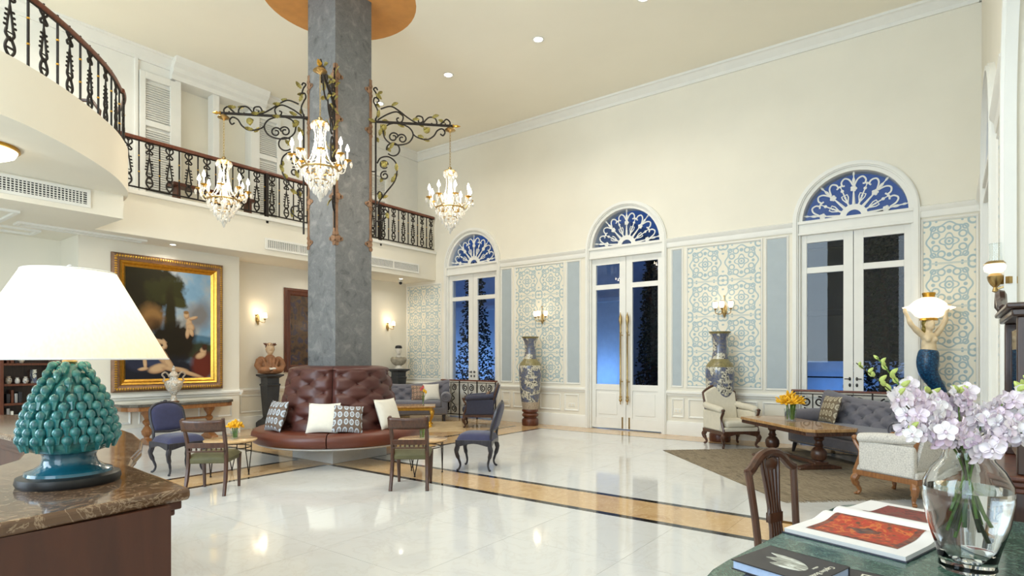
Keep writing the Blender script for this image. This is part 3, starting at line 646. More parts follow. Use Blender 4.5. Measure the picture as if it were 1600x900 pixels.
# ventilation grilles
def grille(label, X, y0, y1, z0, z1, dense=True):
    t = thing('vent_grille', label, 'air vent', (X, (y0 + y1) / 2, z0)); h = z1 - z0; wd = (y1 - y0) / 2
    f = MB(); f.box(0, 0.02, -wd, wd, 0, 0.04).box(0, 0.02, -wd, wd, h - 0.04, h).box(0, 0.02, -wd, -wd + 0.04, 0.04, h - 0.04).box(0, 0.02, wd - 0.04, wd, 0.04, h - 0.04).box(0, 0.018, -0.012, 0.012, 0.04, h - 0.04)
    f.build('frame', 'white', t, smooth=False); MB().box(0.001, 0.003, -wd + 0.03, wd - 0.03, 0.03, h - 0.03).build('shade_backing', 'black', t, smooth=False)  # black sheet standing in for the shade behind the slats
    sl = MB().box(0.003, 0.014, -0.006, 0.006, 0.03, h - 0.03).mesh('slat', 'white', smooth=False); n = int((2 * wd - 0.08) / 0.04)
    for i in range(n): put(sl, 'slat', t, (0, -wd + 0.05 + i * 0.04, 0))
    sh = MB().box(0.004, 0.012, -wd + 0.04, wd - 0.04, -0.005, 0.005).mesh('cross_slat', 'white', smooth=False)
    for i in range(5): put(sh, 'cross_slat', t, (0, 0, 0.045 + (h - 0.09) * (i + 0.5) / 5))
grille('long white air vent grille below the curved balcony', -9.4, 0.9, 2.96, 3.5, 3.74)
grille('white air vent grille on the balcony front left of the column, above a wall sconce', -10.5, 6.15, 7.6, 3.54, 3.76)
grille('white air vent grille on the balcony front between the column and the arched doors', -10.5, 8.55, 10.2, 3.54, 3.77)

# ------------------------------------------------------------------ balcony railings
def ornate():
    b = MB(); r = 0.011; g = lambda pts, rr=r, cl=False: b.tube([(x, 0, z) for x, z in pts], rr, 5, closed=cl)
    g([(0, 0), (0, 0.04)], 0.011); g([(0, 0.50), (0, 0.80)], 0.010)
    for s in (-1, 1):
        g([(v.x, v.y) for v in catmull([(0, 0.60, 0), (s * 0.035, 0.585, 0), (s * 0.05, 0.61, 0), (s * 0.03, 0.63, 0), (s * 0.012, 0.66, 0), (s * 0.05, 0.70, 0), (s * 0.055, 0.74, 0), (s * 0.03, 0.765, 0), (0, 0.73, 0)], 3)], 0.0125)
        g([(0.0, 0.54), (s * 0.022, 0.40), (s * 0.035, 0.29)], 0.0115)
        for z in (0.48, 0.43, 0.38, 0.33): b.ell((s * (0.055 - (z - 0.33) * 0.13), 0, z), 0.02, 0.011, 0.014, 6, 4)
        g([(v.x, v.y) for v in catmull([(s * 0.035, 0.30, 0), (s * 0.045, 0.25, 0), (s * 0.02, 0.21, 0), (s * 0.045, 0.15, 0), (s * 0.045, 0.09, 0), (0, 0.03, 0)], 3)], 0.014)
    g([(-0.04, 0.27), (0.04, 0.27)], 0.008); g([(-0.035, 0.12), (0.035, 0.12)], 0.012); b.ell((0, 0, 0.21), 0.014, 0.012, 0.03, 6, 4)
    return b.mesh('ornate_baluster', 'iron')
ORN = ornate()
PLAIN = MB().box(-0.009, 0.009, -0.009, 0.009, 0, 0.80).mesh('plain_baluster', 'iron', smooth=False)
COLLAR = MB().ell((0, 0, 0), 0.017, 0.017, 0.014, 8, 5).mesh('collar', 'gold')
def railing(name, label, path, z0, rise=0.86, step=0.155, posts=()):
    t = thing(name, label, 'railing', (path[0][0], path[0][1], z0)); o = Vector((path[0][0], path[0][1], 0)); P = [Vector((p[0], p[1], 0)) - o for p in path]
    MB().tube([p + Vector((0, 0, rise)) for p in P], 0.036, 8, flat=0.8).build('handrail', 'handrail', t)
    MB().tube([p + Vector((0, 0, 0.06)) for p in P], 0.014, 4).tube([p + Vector((0, 0, rise - 0.035)) for p in P], 0.014, 4).build('bottom_rail', 'iron', t)
    acc = 0; nxt = step * 0.5; i = 0
    for a, c in zip(P, P[1:]):
        d = (c - a).length; ang = math.atan2((c - a).y, (c - a).x)
        while nxt <= acc + d:
            q = a + (c - a) * ((nxt - acc) / d); loc = (q.x, q.y, 0.05)
            if i % 2: put(ORN, 'ornate_baluster', t, loc, (0, 0, ang))
            else: pl_ = put(PLAIN, 'plain_baluster', t, loc, (0, 0, ang)); put(COLLAR, 'collar', pl_, (0, 0, 0.27)); put(COLLAR, 'collar', pl_, (0, 0, 0.53))
            i += 1; nxt += step
        acc += d
    for p in posts: q = Vector((p[0], p[1], 0)) - o; MB().box(q.x - 0.03, q.x + 0.03, q.y - 0.03, q.y + 0.03, -0.12, rise - 0.02).build('post', 'iron', t, bev=0.004)
    return t
cin = [(p.x - 0.06 * 0 - (0.05 if p.x > -9 else 0.0), p.y - 0.05) for p in cv]
railing('balcony_railing', 'curved wrought iron railing with brown handrail on the rounded balcony', [c for c in cin if c[0] > -9.9], 4.30, 0.80, 0.205)
railing('balcony_railing', 'straight wrought iron balcony railing running behind the grey column', [(-10.53, 3.6), (-10.53, 7.0), (-10.53, 10.76)], 4.16, 0.86, 0.155, ((-10.53, 6.2), (-10.53, 9.0)))
# things standing on the balcony
t = thing('balcony_bench', 'narrow dark wooden bench behind the straight balcony railing', 'bench', (-10.85, 5.35, 4.15))
MB().box(-0.13, 0.13, -0.75, 0.75, 0.30, 0.36).build('seat', 'mahogany', t, bev=0.01)
for y in (-0.65, 0.65): MB().box(-0.1, 0.1, y - 0.03, y + 0.03, 0, 0.30).build('leg', 'mahogany', t, bev=0.006)
t = thing('side_chair', 'small wooden chair behind the far end of the curved railing', 'chair', (-9.6, 2.85, 4.36), 0.9)
MB().box(-0.2, 0.2, -0.2, 0.2, 0.38, 0.43).build('seat', 'walnut', t, bev=0.02)
MB().tube([(-0.19, 0.2, 0.4), (-0.2, 0.24, 0.6), (-0.1, 0.27, 0.74), (0.1, 0.27, 0.74), (0.2, 0.24, 0.6), (0.19, 0.2, 0.4)], 0.025, 8).build('backrest', 'walnut', t)
for x in (-0.17, 0.17):
    for y in (-0.17, 0.17): MB().box(x - 0.018, x + 0.018, y - 0.018, y + 0.018, 0, 0.39).build('leg', 'walnut', t)
t = thing('wooden_chest', 'brown wooden chest behind the curved balcony railing', 'chest', (-8.6, 1.3, 4.3605), 0.5)
MB().box(-0.35, 0.35, -0.22, 0.22, 0.04, 0.42).build('body', 'mahogany', t, bev=0.01); MB().box(-0.37, 0.37, -0.24, 0.24, 0.42, 0.47).build('lid', 'walnut', t, bev=0.01)
MB().box(-0.34, 0.34, -0.2, 0.2, 0, 0.05).build('plinth', 'darkwood', t)

# ------------------------------------------------------------------ column with scroll brackets and chandeliers
CW = 0.325
col = thing('column', 'tall square grey mottled stone column rising from the round leather settee', 'column', (ZC.x, ZC.y, 0))
MB().box(-CW, CW, -CW, CW, 0.5, CEIL + 0.3).build('shaft', 'stone', col, smooth=False, bev=0.006)
for sx, sy in ((1, -1), (-1, -1), (1, 1), (-1, 1)):
    b = MB(); e = CW + 0.004; z0, z1 = 3.05, 5.62
    for a, c, d, f in ((e - 0.05, e, e - 0.006, e), (e - 0.006, e, e - 0.05, e)):
        X = sorted((sx * a, sx * c)); Y = sorted((sy * d, sy * f)); b.box(X[0], X[1], Y[0], Y[1], z0, z1)
    cp = b.build('corner_strip', 'copper', col, smooth=False)
    for z in (3.15, 3.75, 4.85, 5.45):
        q = MB()
        for (dz, rr, off) in ((0, 0.055, 0.05), (0.07, 0.035, 0.025), (-0.07, 0.035, 0.025), (0, 0.028, 0.11)):
            q.lathe([(rr, 0), (rr * 0.8, 0.006), (0.001, 0.01)], 8, (0, 0, 0)) if False else None
            for ax in (0, 1):
                n = 8; pts = [(off + rr * cos(2 * PI * i / n), dz + rr * sin(2 * PI * i / n)) for i in range(n)]
                if ax == 0: q.prism([(sx * (e - u), v + z) for u, v in pts], sy * (e - 0.002), sy * (e + 0.006), lambda x, zz, y: (x, y, zz))
                else: q.prism([(sy * (e - u), v + z) for u, v in pts], sx * (e - 0.002), sx * (e + 0.006), lambda y, zz, x: (x, y, zz))
        q.build('rosette', 'copper', cp, smooth=False)
def leafmesh():
    def fn(u, v):
        a = (u - 0.5) * 2; wd = 0.027 * (sin(PI * v) ** 0.8) * (1 + 0.22 * cos(v * 30)); return (a * wd, 0.012 * a * a - 0.016 * sin(v * PI), v * 0.125)
    return MB().grid(fn, 4, 10).mesh('leaf', 'giltleaf')
LEAF = leafmesh()
ROSE = MB().ell((0, 0, 0), 0.05, 0.02, 0.05, 10, 6).ell((0.03, -0.015, 0.02), 0.022, 0.02, 0.022, 6, 4).ell((-0.03, -0.015, 0.02), 0.022, 0.02, 0.022, 6, 4).ell((0, -0.015, -0.035), 0.022, 0.02, 0.022, 6, 4).mesh('rosette', 'giltleaf')
S3 = 0.00292
def q3(x, y): return ((x - 30) * S3, (187 - y) * S3)
def bracket():
    b = MB(); T = 0.0115
    def cur(pts, r=T, n=6): p = catmull([(*q3(*c), 0) for c in pts], n); b.tube([(v.x, 0, v.y) for v in p], r, 6)
    def spi(cx, cy, r, a0, turns, rr=T): c = q3(cx, cy); b.tube([(x, 0, z) for x, z in spiral(c, r * S3, r * S3 * 0.3, a0, turns)], rr, 6)
    cur([(48, 180), (62, 140), (50, 105), (40, 85), (45, 65), (62, 66), (66, 82), (55, 88)]); cur([(60, 70), (52, 40), (40, 20), (52, 12), (60, 24)])
    cur([(60, 178), (105, 148), (155, 130), (188, 150), (182, 180), (163, 182), (157, 166), (168, 160)])
    cur([(75, 120), (125, 104), (165, 122), (210, 155), (255, 180), (300, 186)])
    cur([(250, 165), (262, 146), (286, 150), (290, 172), (272, 180), (266, 166)]); cur([(292, 180), (320, 150), (352, 152), (362, 178), (345, 190), (334, 178)]); cur([(372, 190), (396, 168), (412, 154), (430, 168), (426, 188), (408, 188), (406, 176)])
    cur([(88, 235), (96, 268), (125, 294), (170, 300), (218, 285), (240, 245), (222, 210), (180, 192), (140, 190), (105, 205), (88, 235)])
    spi(140, 262, 26, 0.2, 1.3); spi(184, 268, 26, PI - 0.2, -1.3); cur([(240, 240), (262, 256), (310, 265), (345, 245), (365, 215), (390, 205), (404, 222), (394, 240), (380, 232)])
    b.tube([(x, 0, z) for x, z in arc(q3(138, 325), 33 * S3, -2.4, 3.3, 22)], T, 6)
    cur([(58, 400), (75, 372), (115, 364), (150, 390), (158, 435), (145, 490), (105, 545), (72, 590), (58, 625)]); spi(96, 462, 24, 1.2, 1.3); b.tube([(x, 0, z) for x, z in arc(q3(93, 405), 20 * S3, 0, 5.6, 16)], T * 0.8, 6)
    cur([(52, 700), (85, 690), (110, 665), (105, 640), (80, 636), (74, 655), (86, 662)]); cur([(58, 560), (70, 545), (82, 560), (72, 575)])
    return b.mesh('scrollwork', 'iron')
BRK = bracket()
ARM = MB().tube([(0, 0, 0), (1.22, 0, 0)], 0.02, 8).tube([(0.06, 0, 0.05), (0.06, 0, -1.72)], 0.014, 6).tube([(0, 0, -0.75), (0.06, 0, -0.75)], 0.01, 6).tube([(0, 0, -1.45), (0.06, 0, -1.45)], 0.01, 6).mesh('arm', 'iron')
SPEAR = MB().tube([(1.2, 0, 0), (1.22, 0, 0), (1.24, 0, 0), (1.27, 0, 0), (1.33, 0, 0)], [0.014, 0.03, 0.012, 0.024, 0.002], 8).mesh('spear_tip', 'gold')
LEAVES = [(60, 45, 40), (84, 72, -60), (70, 110, -30), (62, 170, 10), (80, 178, 80), (52, 190, -80), (84, 215, 160), (128, 100, 80), (160, 125, 110), (235, 165, 100), (262, 178, 110), (335, 150, 80), (370, 156, 100), (262, 246, 120), (290, 262, 90), (68, 262, 20), (64, 290, -20), (120, 325, 40), (126, 335, -40), (156, 440, 0), (146, 470, 20), (128, 498, 35), (74, 495, 20), (68, 590, 10), (80, 575, 60), (106, 650, 170), (160, 190, 100)]
dp_mesh = MB().lathe([(0.001, 0), (0.016, -0.02), (0.02, -0.045), (0.012, -0.07), (0.001, -0.085)], 6).mesh('crystal_drop', 'crystal', smooth=False)
BULB = MB().lathe([(0.001, 0), (0.02, 0.014), (0.024, 0.034), (0.015, 0.064), (0.001, 0.1)], 8).mesh('flame_bulb', 'bulb')
CANDLE = MB().lathe([(0.011, 0), (0.011, 0.09), (0.001, 0.092)], 8).mesh('candle', 'paper')
BOB = MB().lathe([(0.006, -0.03), (0.012, -0.012), (0.045, 0.0), (0.05, 0.008), (0.012, 0.004), (0.012, 0.02)], 12).mesh('drip_pan', 'gold')
def beadpath(P, n, r):
    p = catmull(P, max(2, n // max(1, len(P) - 1))); return p, [r if i % 2 else r * 0.35 for i in range(len(p))]
STRANDS = []
def chandelier(x, y, z, label):
    t = thing('chandelier', label, 'chandelier', (x, y, z), 0.2, 'crystal chandeliers around the column')
    MB().lathe([(0.01, 0.03), (0.03, 0.02), (0.08, -0.02), (0.085, -0.03), (0.03, -0.05), (0.008, -0.07)], 16).build('canopy', 'brass', t)
    b = MB(); zz = -0.07
    for i in range(13): b.tube([((0.010 * cos(a) if i % 2 else 0), (0 if i % 2 else 0.010 * cos(a)), zz - 0.02 + 0.026 * sin(a)) for a in [2 * PI * k / 8 for k in range(8)]], 0.0035, 4, closed=True); zz -= 0.040
    b.build('chain', 'brass', t)
    MB().lathe([(0.004, -0.58), (0.03, -0.60), (0.02, -0.63), (0.09, -0.65), (0.10, -0.66), (0.03, -0.69), (0.012, -0.72)], 14).build('crown', 'brass', t)
    MB().lathe([(0.012, -0.70), (0.012, -0.95), (0.03, -0.98), (0.015, -1.02), (0.05, -1.10), (0.06, -1.16), (0.03, -1.22), (0.05, -1.26), (0.02, -1.34), (0.001, -1.38)], 12).build('stem', 'crystal', t)
    MB().tube([(0.21 * cos(a), 0.21 * sin(a), -1.22) for a in [2 * PI * k / 28 for k in range(28)]], 0.014, 6, closed=True).tube([(0.1 * cos(a), 0.1 * sin(a), -1.36) for a in [2 * PI * k / 20 for k in range(20)]], 0.008, 6, closed=True).build('gilt_ring', 'brass', t)
    arm = MB().tube(catmull([(0.04, 0, -1.16), (0.12, 0, -1.24), (0.22, 0, -1.22), (0.29, 0, -1.12), (0.32, 0, -1.09)], 4), 0.008, 6).mesh('arm', 'brass')
    st = MB(); p, r = beadpath([(0.085, 0, -0.66), (0.06, 0, -0.85), (0.11, 0, -1.08), (0.21, 0, -1.21)], 30, 0.008); st.tube(p, r, 5); st = st.mesh('bead_strand', 'crystal')
    sw = MB(); p, r = beadpath([(0.31, 0, -1.10), (0.29, 0.07, -1.20), (0.24, 0.17, -1.19), (0.226, 0.22, -1.10)], 24, 0.007); sw.tube(p, r, 5); sw = sw.mesh('bead_swag', 'crystal')
    lw = MB(); p, r = beadpath([(0.2, 0, -1.23), (0.16, 0, -1.35), (0.07, 0, -1.44), (0.01, 0, -1.46)], 24, 0.009); lw.tube(p, r, 5); lw = lw.mesh('bead_basket', 'crystal')
    for i in range(8):
        a = 2 * PI * i / 8; A = put(arm, 'arm', t, (0, 0, 0), (0, 0, a))
        put(BOB, 'drip_pan', A, (0.32, 0, -1.08)); put(CANDLE, 'candle', A, (0.32, 0, -1.065)); put(BULB, 'flame_bulb', A, (0.32, 0, -0.975))
        put(st, 'bead_strand', t, (0, 0, 0), (0, 0, a + 0.2)); put(sw, 'bead_swag', t, (0, 0, 0), (0, 0, a)); put(lw, 'bead_basket', t, (0, 0, 0), (0, 0, a + 0.1))
        for k in range(3): put(dp_mesh, 'crystal_drop', t, ((0.32 + 0.045 * cos(k * 2.1)) * cos(a) - 0.045 * sin(k * 2.1) * sin(a), (0.32 + 0.045 * cos(k * 2.1)) * sin(a) + 0.045 * sin(k * 2.1) * cos(a), -1.085))
        put(dp_mesh, 'crystal_drop', t, (0.095 * cos(a), 0.095 * sin(a), -0.66), (0, 0, a))
    for R_, zz, n in ((0.21, -1.235, 16), (0.165, -1.31, 12), (0.12, -1.38, 10), (0.075, -1.44, 7), (0.03, -1.48, 3)):
        for i in range(n): a = 2 * PI * (i + 0.5) / n; put(dp_mesh, 'crystal_drop', t, (R_ * cos(a), R_ * sin(a), zz), (0, 0, a))
    put(dp_mesh, 'crystal_drop', t, (0, 0, -1.50), (0, 0, 0), (1.3, 1.3, 1.4))
    light('chandelier_lamp', 'POINT', (x, y, z - 1.0), 125, (1, 0.90, 0.74), 0.16)
for (sx, sy), lb, cl in (((-1, -1), 'wrought iron scroll bracket with gilt leaves on the column, reaching along the balcony side', 'crystal chandelier hanging in front of the straight balcony railing'),
                     ((1, -1), 'wrought iron scroll bracket with gilt leaves on the column corner that faces the counter', 'crystal chandelier hanging right in front of the grey column'),
                     ((1, 1), 'wrought iron scroll bracket with gilt leaves on the column, reaching toward the arched doors', 'crystal chandelier hanging clear of the column before the plain cream wall')):
    ang = math.atan2(sy, sx); t = thing('scroll_bracket', lb, 'bracket', (ZC.x + sx * CW, ZC.y + sy * CW, 5.0), ang, 'brackets on the column')
    put(ARM, 'arm', t); put(SPEAR, 'spear_tip', t); put(BRK, 'scrollwork', t)
    for i, (x, y, r) in enumerate(LEAVES): c = q3(x, y); put(LEAF, 'leaf', t, (c[0], -0.012 if i % 2 else 0.012, c[1]), (0.5 if i % 2 else -0.5, math.radians(r), 0))
    for x, y in ((93, 405), (310, 218), (90, 215)): c = q3(x, y); put(ROSE, 'rosette', t, (c[0], -0.01, c[1]))
    u = 1.17 / math.sqrt(2); chandelier(ZC.x + sx * (CW + u), ZC.y + sy * (CW + u), 4.96, cl)

# ------------------------------------------------------------------ outside at dusk
light('blue_fill', 'POINT', (-8.1, 14.6, 0.9), 260, (0.20, 0.46, 1.0), 0.12); light('blue_fill', 'POINT', (-13.2, 14.5, 1.2), 280, (0.20, 0.46, 1.0), 0.12); light('blue_fill', 'POINT', (-1.9, 13.4, 0.5), 110, (0.10, 0.36, 1.0), 0.12)  # blue point lights added to tint the outside; no lamps stand there
g = MB().box(-22, 8, 11.1, 30, -0.3, -0.12).build('garden_ground', 'blackstone', smooth=False); g['kind'] = 'structure'
def house(name, label, x0, x1, y, h, mat, wins):
    t = thing(name, label, 'building', ((x0 + x1) / 2, y, -0.12)); hw = (x1 - x0) / 2
    MB().box(-hw, hw, 0, 2, 0, h).build('wall', mat, t, smooth=False); MB().box(-hw - 0.1, hw + 0.1, -0.15, 2.1, h, h + 0.25).build('cornice', mat, t, bev=0.02); MB().box(-hw - 0.05, hw + 0.05, -0.08, 0, h * 0.62, h * 0.62 + 0.15).build('string_course', mat, t, bev=0.02)
    for wx, wz, ww, wh in wins:
        f = MB().box(wx - ww / 2 - 0.06, wx + ww / 2 + 0.06, -0.05, 0.02, wz - 0.06, wz + wh + 0.06).build('window', mat, t, smooth=False); MB().box(wx - ww / 2, wx + ww / 2, -0.06, -0.045, wz, wz + wh).build('pane', 'black', f, smooth=False)
house('neighbour_house', 'pale neighbouring house in blue dusk light seen through the glass doors', -16.5, -7.35, 15.5, 5.2, 'exterior', ((-2.6, 1.2, 0.9, 2.0), (1.5, 1.2, 0.9, 2.0)))
house('dark_pavilion', 'dark garden pavilion seen through the right door leaf', -7.2, -4.6, 16.5, 3.9, 'black', ((0.6, 0.7, 0.7, 1.0),))
house('dark_pavilion', 'dark veranda building beyond the glass doors by the sofa', -3.6, 0.6, 15.2, 4.1, 'black', ((-0.7, 1.6, 0.9, 2.2),))
t = thing('garden_screen', 'low pale slatted garden screen glowing blue beyond the glass doors', 'screen', (-1.6, 14.2, -0.12))
for i in range(4): MB().box(-1.7, 1.5, 0, 0.06, 0.1 + i * 0.36, 0.43 + i * 0.36).build('board', 'exterior', t, smooth=False)
for x in (-1.6, 0, 1.4): MB().box(x - 0.04, x + 0.04, 0.06, 0.12, 0, 1.6).build('post', 'exterior', t, smooth=False)
random.seed(3)
def tree(x, y, h, rad, label):
    t = thing('garden_tree', label, 'tree', (x, y, -0.12))
    MB().tube([(0, 0, 0), (0.05, 0, h * 0.4), (0, 0.05, h * 0.8)], [0.1, 0.07, 0.03], 7).build('trunk', 'bark', t)
    vs = []; fs = []
    for i in range(2600):
        a = random.uniform(0, 2 * PI); z = random.uniform(0.12, 1.0); r = rad * (1 - z * 0.75) * math.sqrt(random.random()); p = Vector((r * cos(a), r * sin(a), z * h)); d = Vector((random.uniform(-1, 1), random.uniform(-1, 1), random.uniform(-0.8, 0.5))).normalized() * 0.10; n = d.orthogonal().normalized() * 0.03
        k_ = len(vs); vs += [p, p + d * 0.5 + n, p + d, p + d * 0.5 - n]; fs.append((k_, k_ + 1, k_ + 2, k_ + 3))
    b = MB(); b.add(vs, fs); o = b.build('foliage', 'treeleaf', t, smooth=False); o['kind'] = 'stuff'
tree(-11.4, 13.4, 4.4, 0.75, 'dark conical tree behind the glass door beside the navy armchair'); tree(-1.02, 12.9, 4.3, 0.8, 'dark leafy tree behind the glass door by the mermaid lamp'); tree(-6.15, 14.2, 4.2, 0.5, 'dark slim tree behind the door with brass pulls')
# ------------------------------------------------------------------ upholstery helpers
def tuft(u, v, k=0.45):
    best = 9.0
    for i in (math.floor(u), math.floor(u) + 1):
        for j in (math.floor(v) - 1, math.floor(v), math.floor(v) + 1, math.floor(v) + 2):
            if (i + j) % 2 == 0: best = min(best, (u - i) ** 2 + (v - j) ** 2)
    h = 1 - math.exp(-best / (k * k))
    for q in ((u + v) / 2, (u - v) / 2): e = abs(q - round(q)) * 1.414; h -= 0.2 * math.exp(-(e / 0.09) ** 2)
    return h
def pillow(label, mat, size, loc, rz, lean=-0.35, thick=0.15, roll=0.0, group=None):
    b = MB(); s = size
    def sf(sg):
        def fn(u, v):
            a, c = u * 2 - 1, v * 2 - 1; e = max(0, (1 - a ** 2) * (1 - c ** 2)); y = sg * thick / 2 * e ** 0.42
            return (s / 2 * a * (1 - 0.07 * (1 - c * c)), y, s / 2 + s / 2 * c * (1 - 0.07 * (1 - a * a)))
        return fn
    b.grid(sf(-1), 14, 14); b.grid(sf(1), 14, 14)
    o = b.build('throw_pillow', mat, weld=True); o.location = loc; o.rotation_euler = (lean, roll, rz); tag(o, label, 'pillow', group)
    return o
def cab_leg(h, r0=0.034, r1=0.016, kick=0.05, ang=0.0):
    P = [(0, 0, h), (0.4 * kick, 0, h * 0.85), (0.6 * kick, 0, h * 0.68), (0.1 * kick, 0, h * 0.42), (-0.25 * kick, 0, h * 0.22), (0, 0, h * 0.08), (0.35 * kick, 0, 0.012)]
    Rr = [r0, r0 * 1.15, r0 * 0.95, r1 * 1.25, r1, r1 * 1.05, r1 * 1.3]; p = catmull(P, 3); n = len(p); rr = [Rr[min(len(Rr) - 1, i // 3)] for i in range(n)]
    return p, rr
def legs4(parent, mat, xs, ys, h, r0=0.034, r1=0.016, kick=0.06):
    for x in xs:
        for y in ys:
            a = math.atan2(1 if y > 0 else -1, 1 if x > 0 else -1); p, rr = cab_leg(h, r0, r1, kick)
            q = [(x + v.x * cos(a), y + v.x * sin(a), v.z) for v in p]; q[-1] = (q[-1][0], q[-1][1], 0.012)
            MB().tube(q, rr, 8).ell((q[-1][0], q[-1][1], 0.012), r1 * 1.35, r1 * 1.35, 0.012, 8, 4).build('leg', mat, parent)

# ------------------------------------------------------------------ round leather settee about the column
t = thing('round_settee', 'round brown leather settee with tall buttoned back built about the grey column', 'settee', (ZC.x, ZC.y, 0))
MB().box(-0.48, 0.48, -0.48, 0.48, 0, 0.24).build('plinth', 'plinth', t, smooth=False, bev=0.004)
MB().lathe([(0.3, 0.24), (1.10, 0.24), (1.14, 0.255), (1.14, 0.27), (0.3, 0.27)], 56).build('seat_board', 'plinth', t)
for k_ in range(4):
    a0 = k_ * PI / 2 - PI / 4 + 0.006; a1 = a0 + PI / 2 - 0.012
    prof = [(0.70, 0.275), (1.15, 0.275), (1.19, 0.285), (1.21, 0.31), (1.215, 0.37), (1.205, 0.42), (1.17, 0.455), (1.0, 0.47), (0.70, 0.46)]
    def cu(u, v):
        i = v * len(prof); r, z = prof[int(round(i)) % len(prof)]; e = min(u, 1 - u) * 30; f = 1 if e > 1 else 0.94 + 0.06 * e
        a = a0 + (a1 - a0) * u; z = 0.37 + (z - 0.37) * f; r = 0.95 + (r - 0.95) * (0.98 + 0.02 * min(1, e)); return (r * cos(a), r * sin(a), z)
    b = MB().grid(cu, 36, len(prof), cv=True); n = len(prof)
    b.add([cu(0, j / n) for j in range(n)], [tuple(range(n))]); b.add([cu(1, j / n) for j in range(n)], [tuple(range(n))]); b.uv = {}
    b.build('seat_cushion', 'leather', t, angle=60)
    def bk(u, v):
        a = a0 + (a1 - a0) * u; e = min(1, min(u, 1 - u) * 18)
        if v < 0.86:
            q = v / 0.86; z = 0.45 + 0.84 * q; r = 0.85 - 0.17 * q; r += 0.042 * tuft(u * 5.0 + 0.5, q * 7.2 + 0.4, 0.42) * e - 0.03 * (1 - e)
        else:
            q = (v - 0.86) / 0.14 * PI / 2; z = 1.29 + 0.055 * sin(q); r = 0.71 - 0.25 * (1 - cos(q)) - 0.03 * (1 - e)
        return (r * cos(a), r * sin(a), z)
    bp_ = MB().grid(bk, 60, 84).build('back_panel', 'leatherback', t, angle=70)
    bt = MB()
    for i in range(0, 6):
        for j in range(0, 8):
            if (i + j) % 2 == 0:
                u = (i - 0.5) / 5; q = (j - 0.4) / 7.2
                if 0.03 < u < 0.97 and 0.03 < q < 0.99: a = a0 + (a1 - a0) * u; r = 0.85 - 0.17 * q + 0.006; bt.ell((r * cos(a), r * sin(a), 0.45 + 0.84 * q), 0.011, 0.011, 0.011, 6, 4)
    bt.build('buttons', 'leatherback', bp_)
def onsettee(px_ang, r, z=0.468): return (ZC.x + r * cos(px_ang), ZC.y + r * sin(px_ang), z)
def sp(label, mat, adeg, size, lean, dz=0.0, roll=0.0, r=1.0, thick=0.15):
    a = math.radians(adeg); pillow(label, mat, size, onsettee(a, r), a + PI / 2, lean, thick, roll, 'pillows on the round settee')
sp('white square pillow tucked behind a silver-brown one at the settee back, console table side', 'whitefab', -101, 0.38, -0.33, r=0.97)
sp('silver and brown patterned pillow alone on the console table side of the round settee', 'paisley', -93, 0.42, -0.30, r=1.06)
sp('white square pillow leaning in the middle of the leather settee', 'whitefab', -50, 0.42, -0.42, r=1.02)
sp('silver and brown patterned pillow overlapping a white one on the leather settee', 'paisley', -32, 0.40, -0.50, r=1.08, roll=0.1)
sp('white square pillow on the settee behind the olive-seated chair', 'whitefab', 8, 0.44, -0.36, r=1.0)

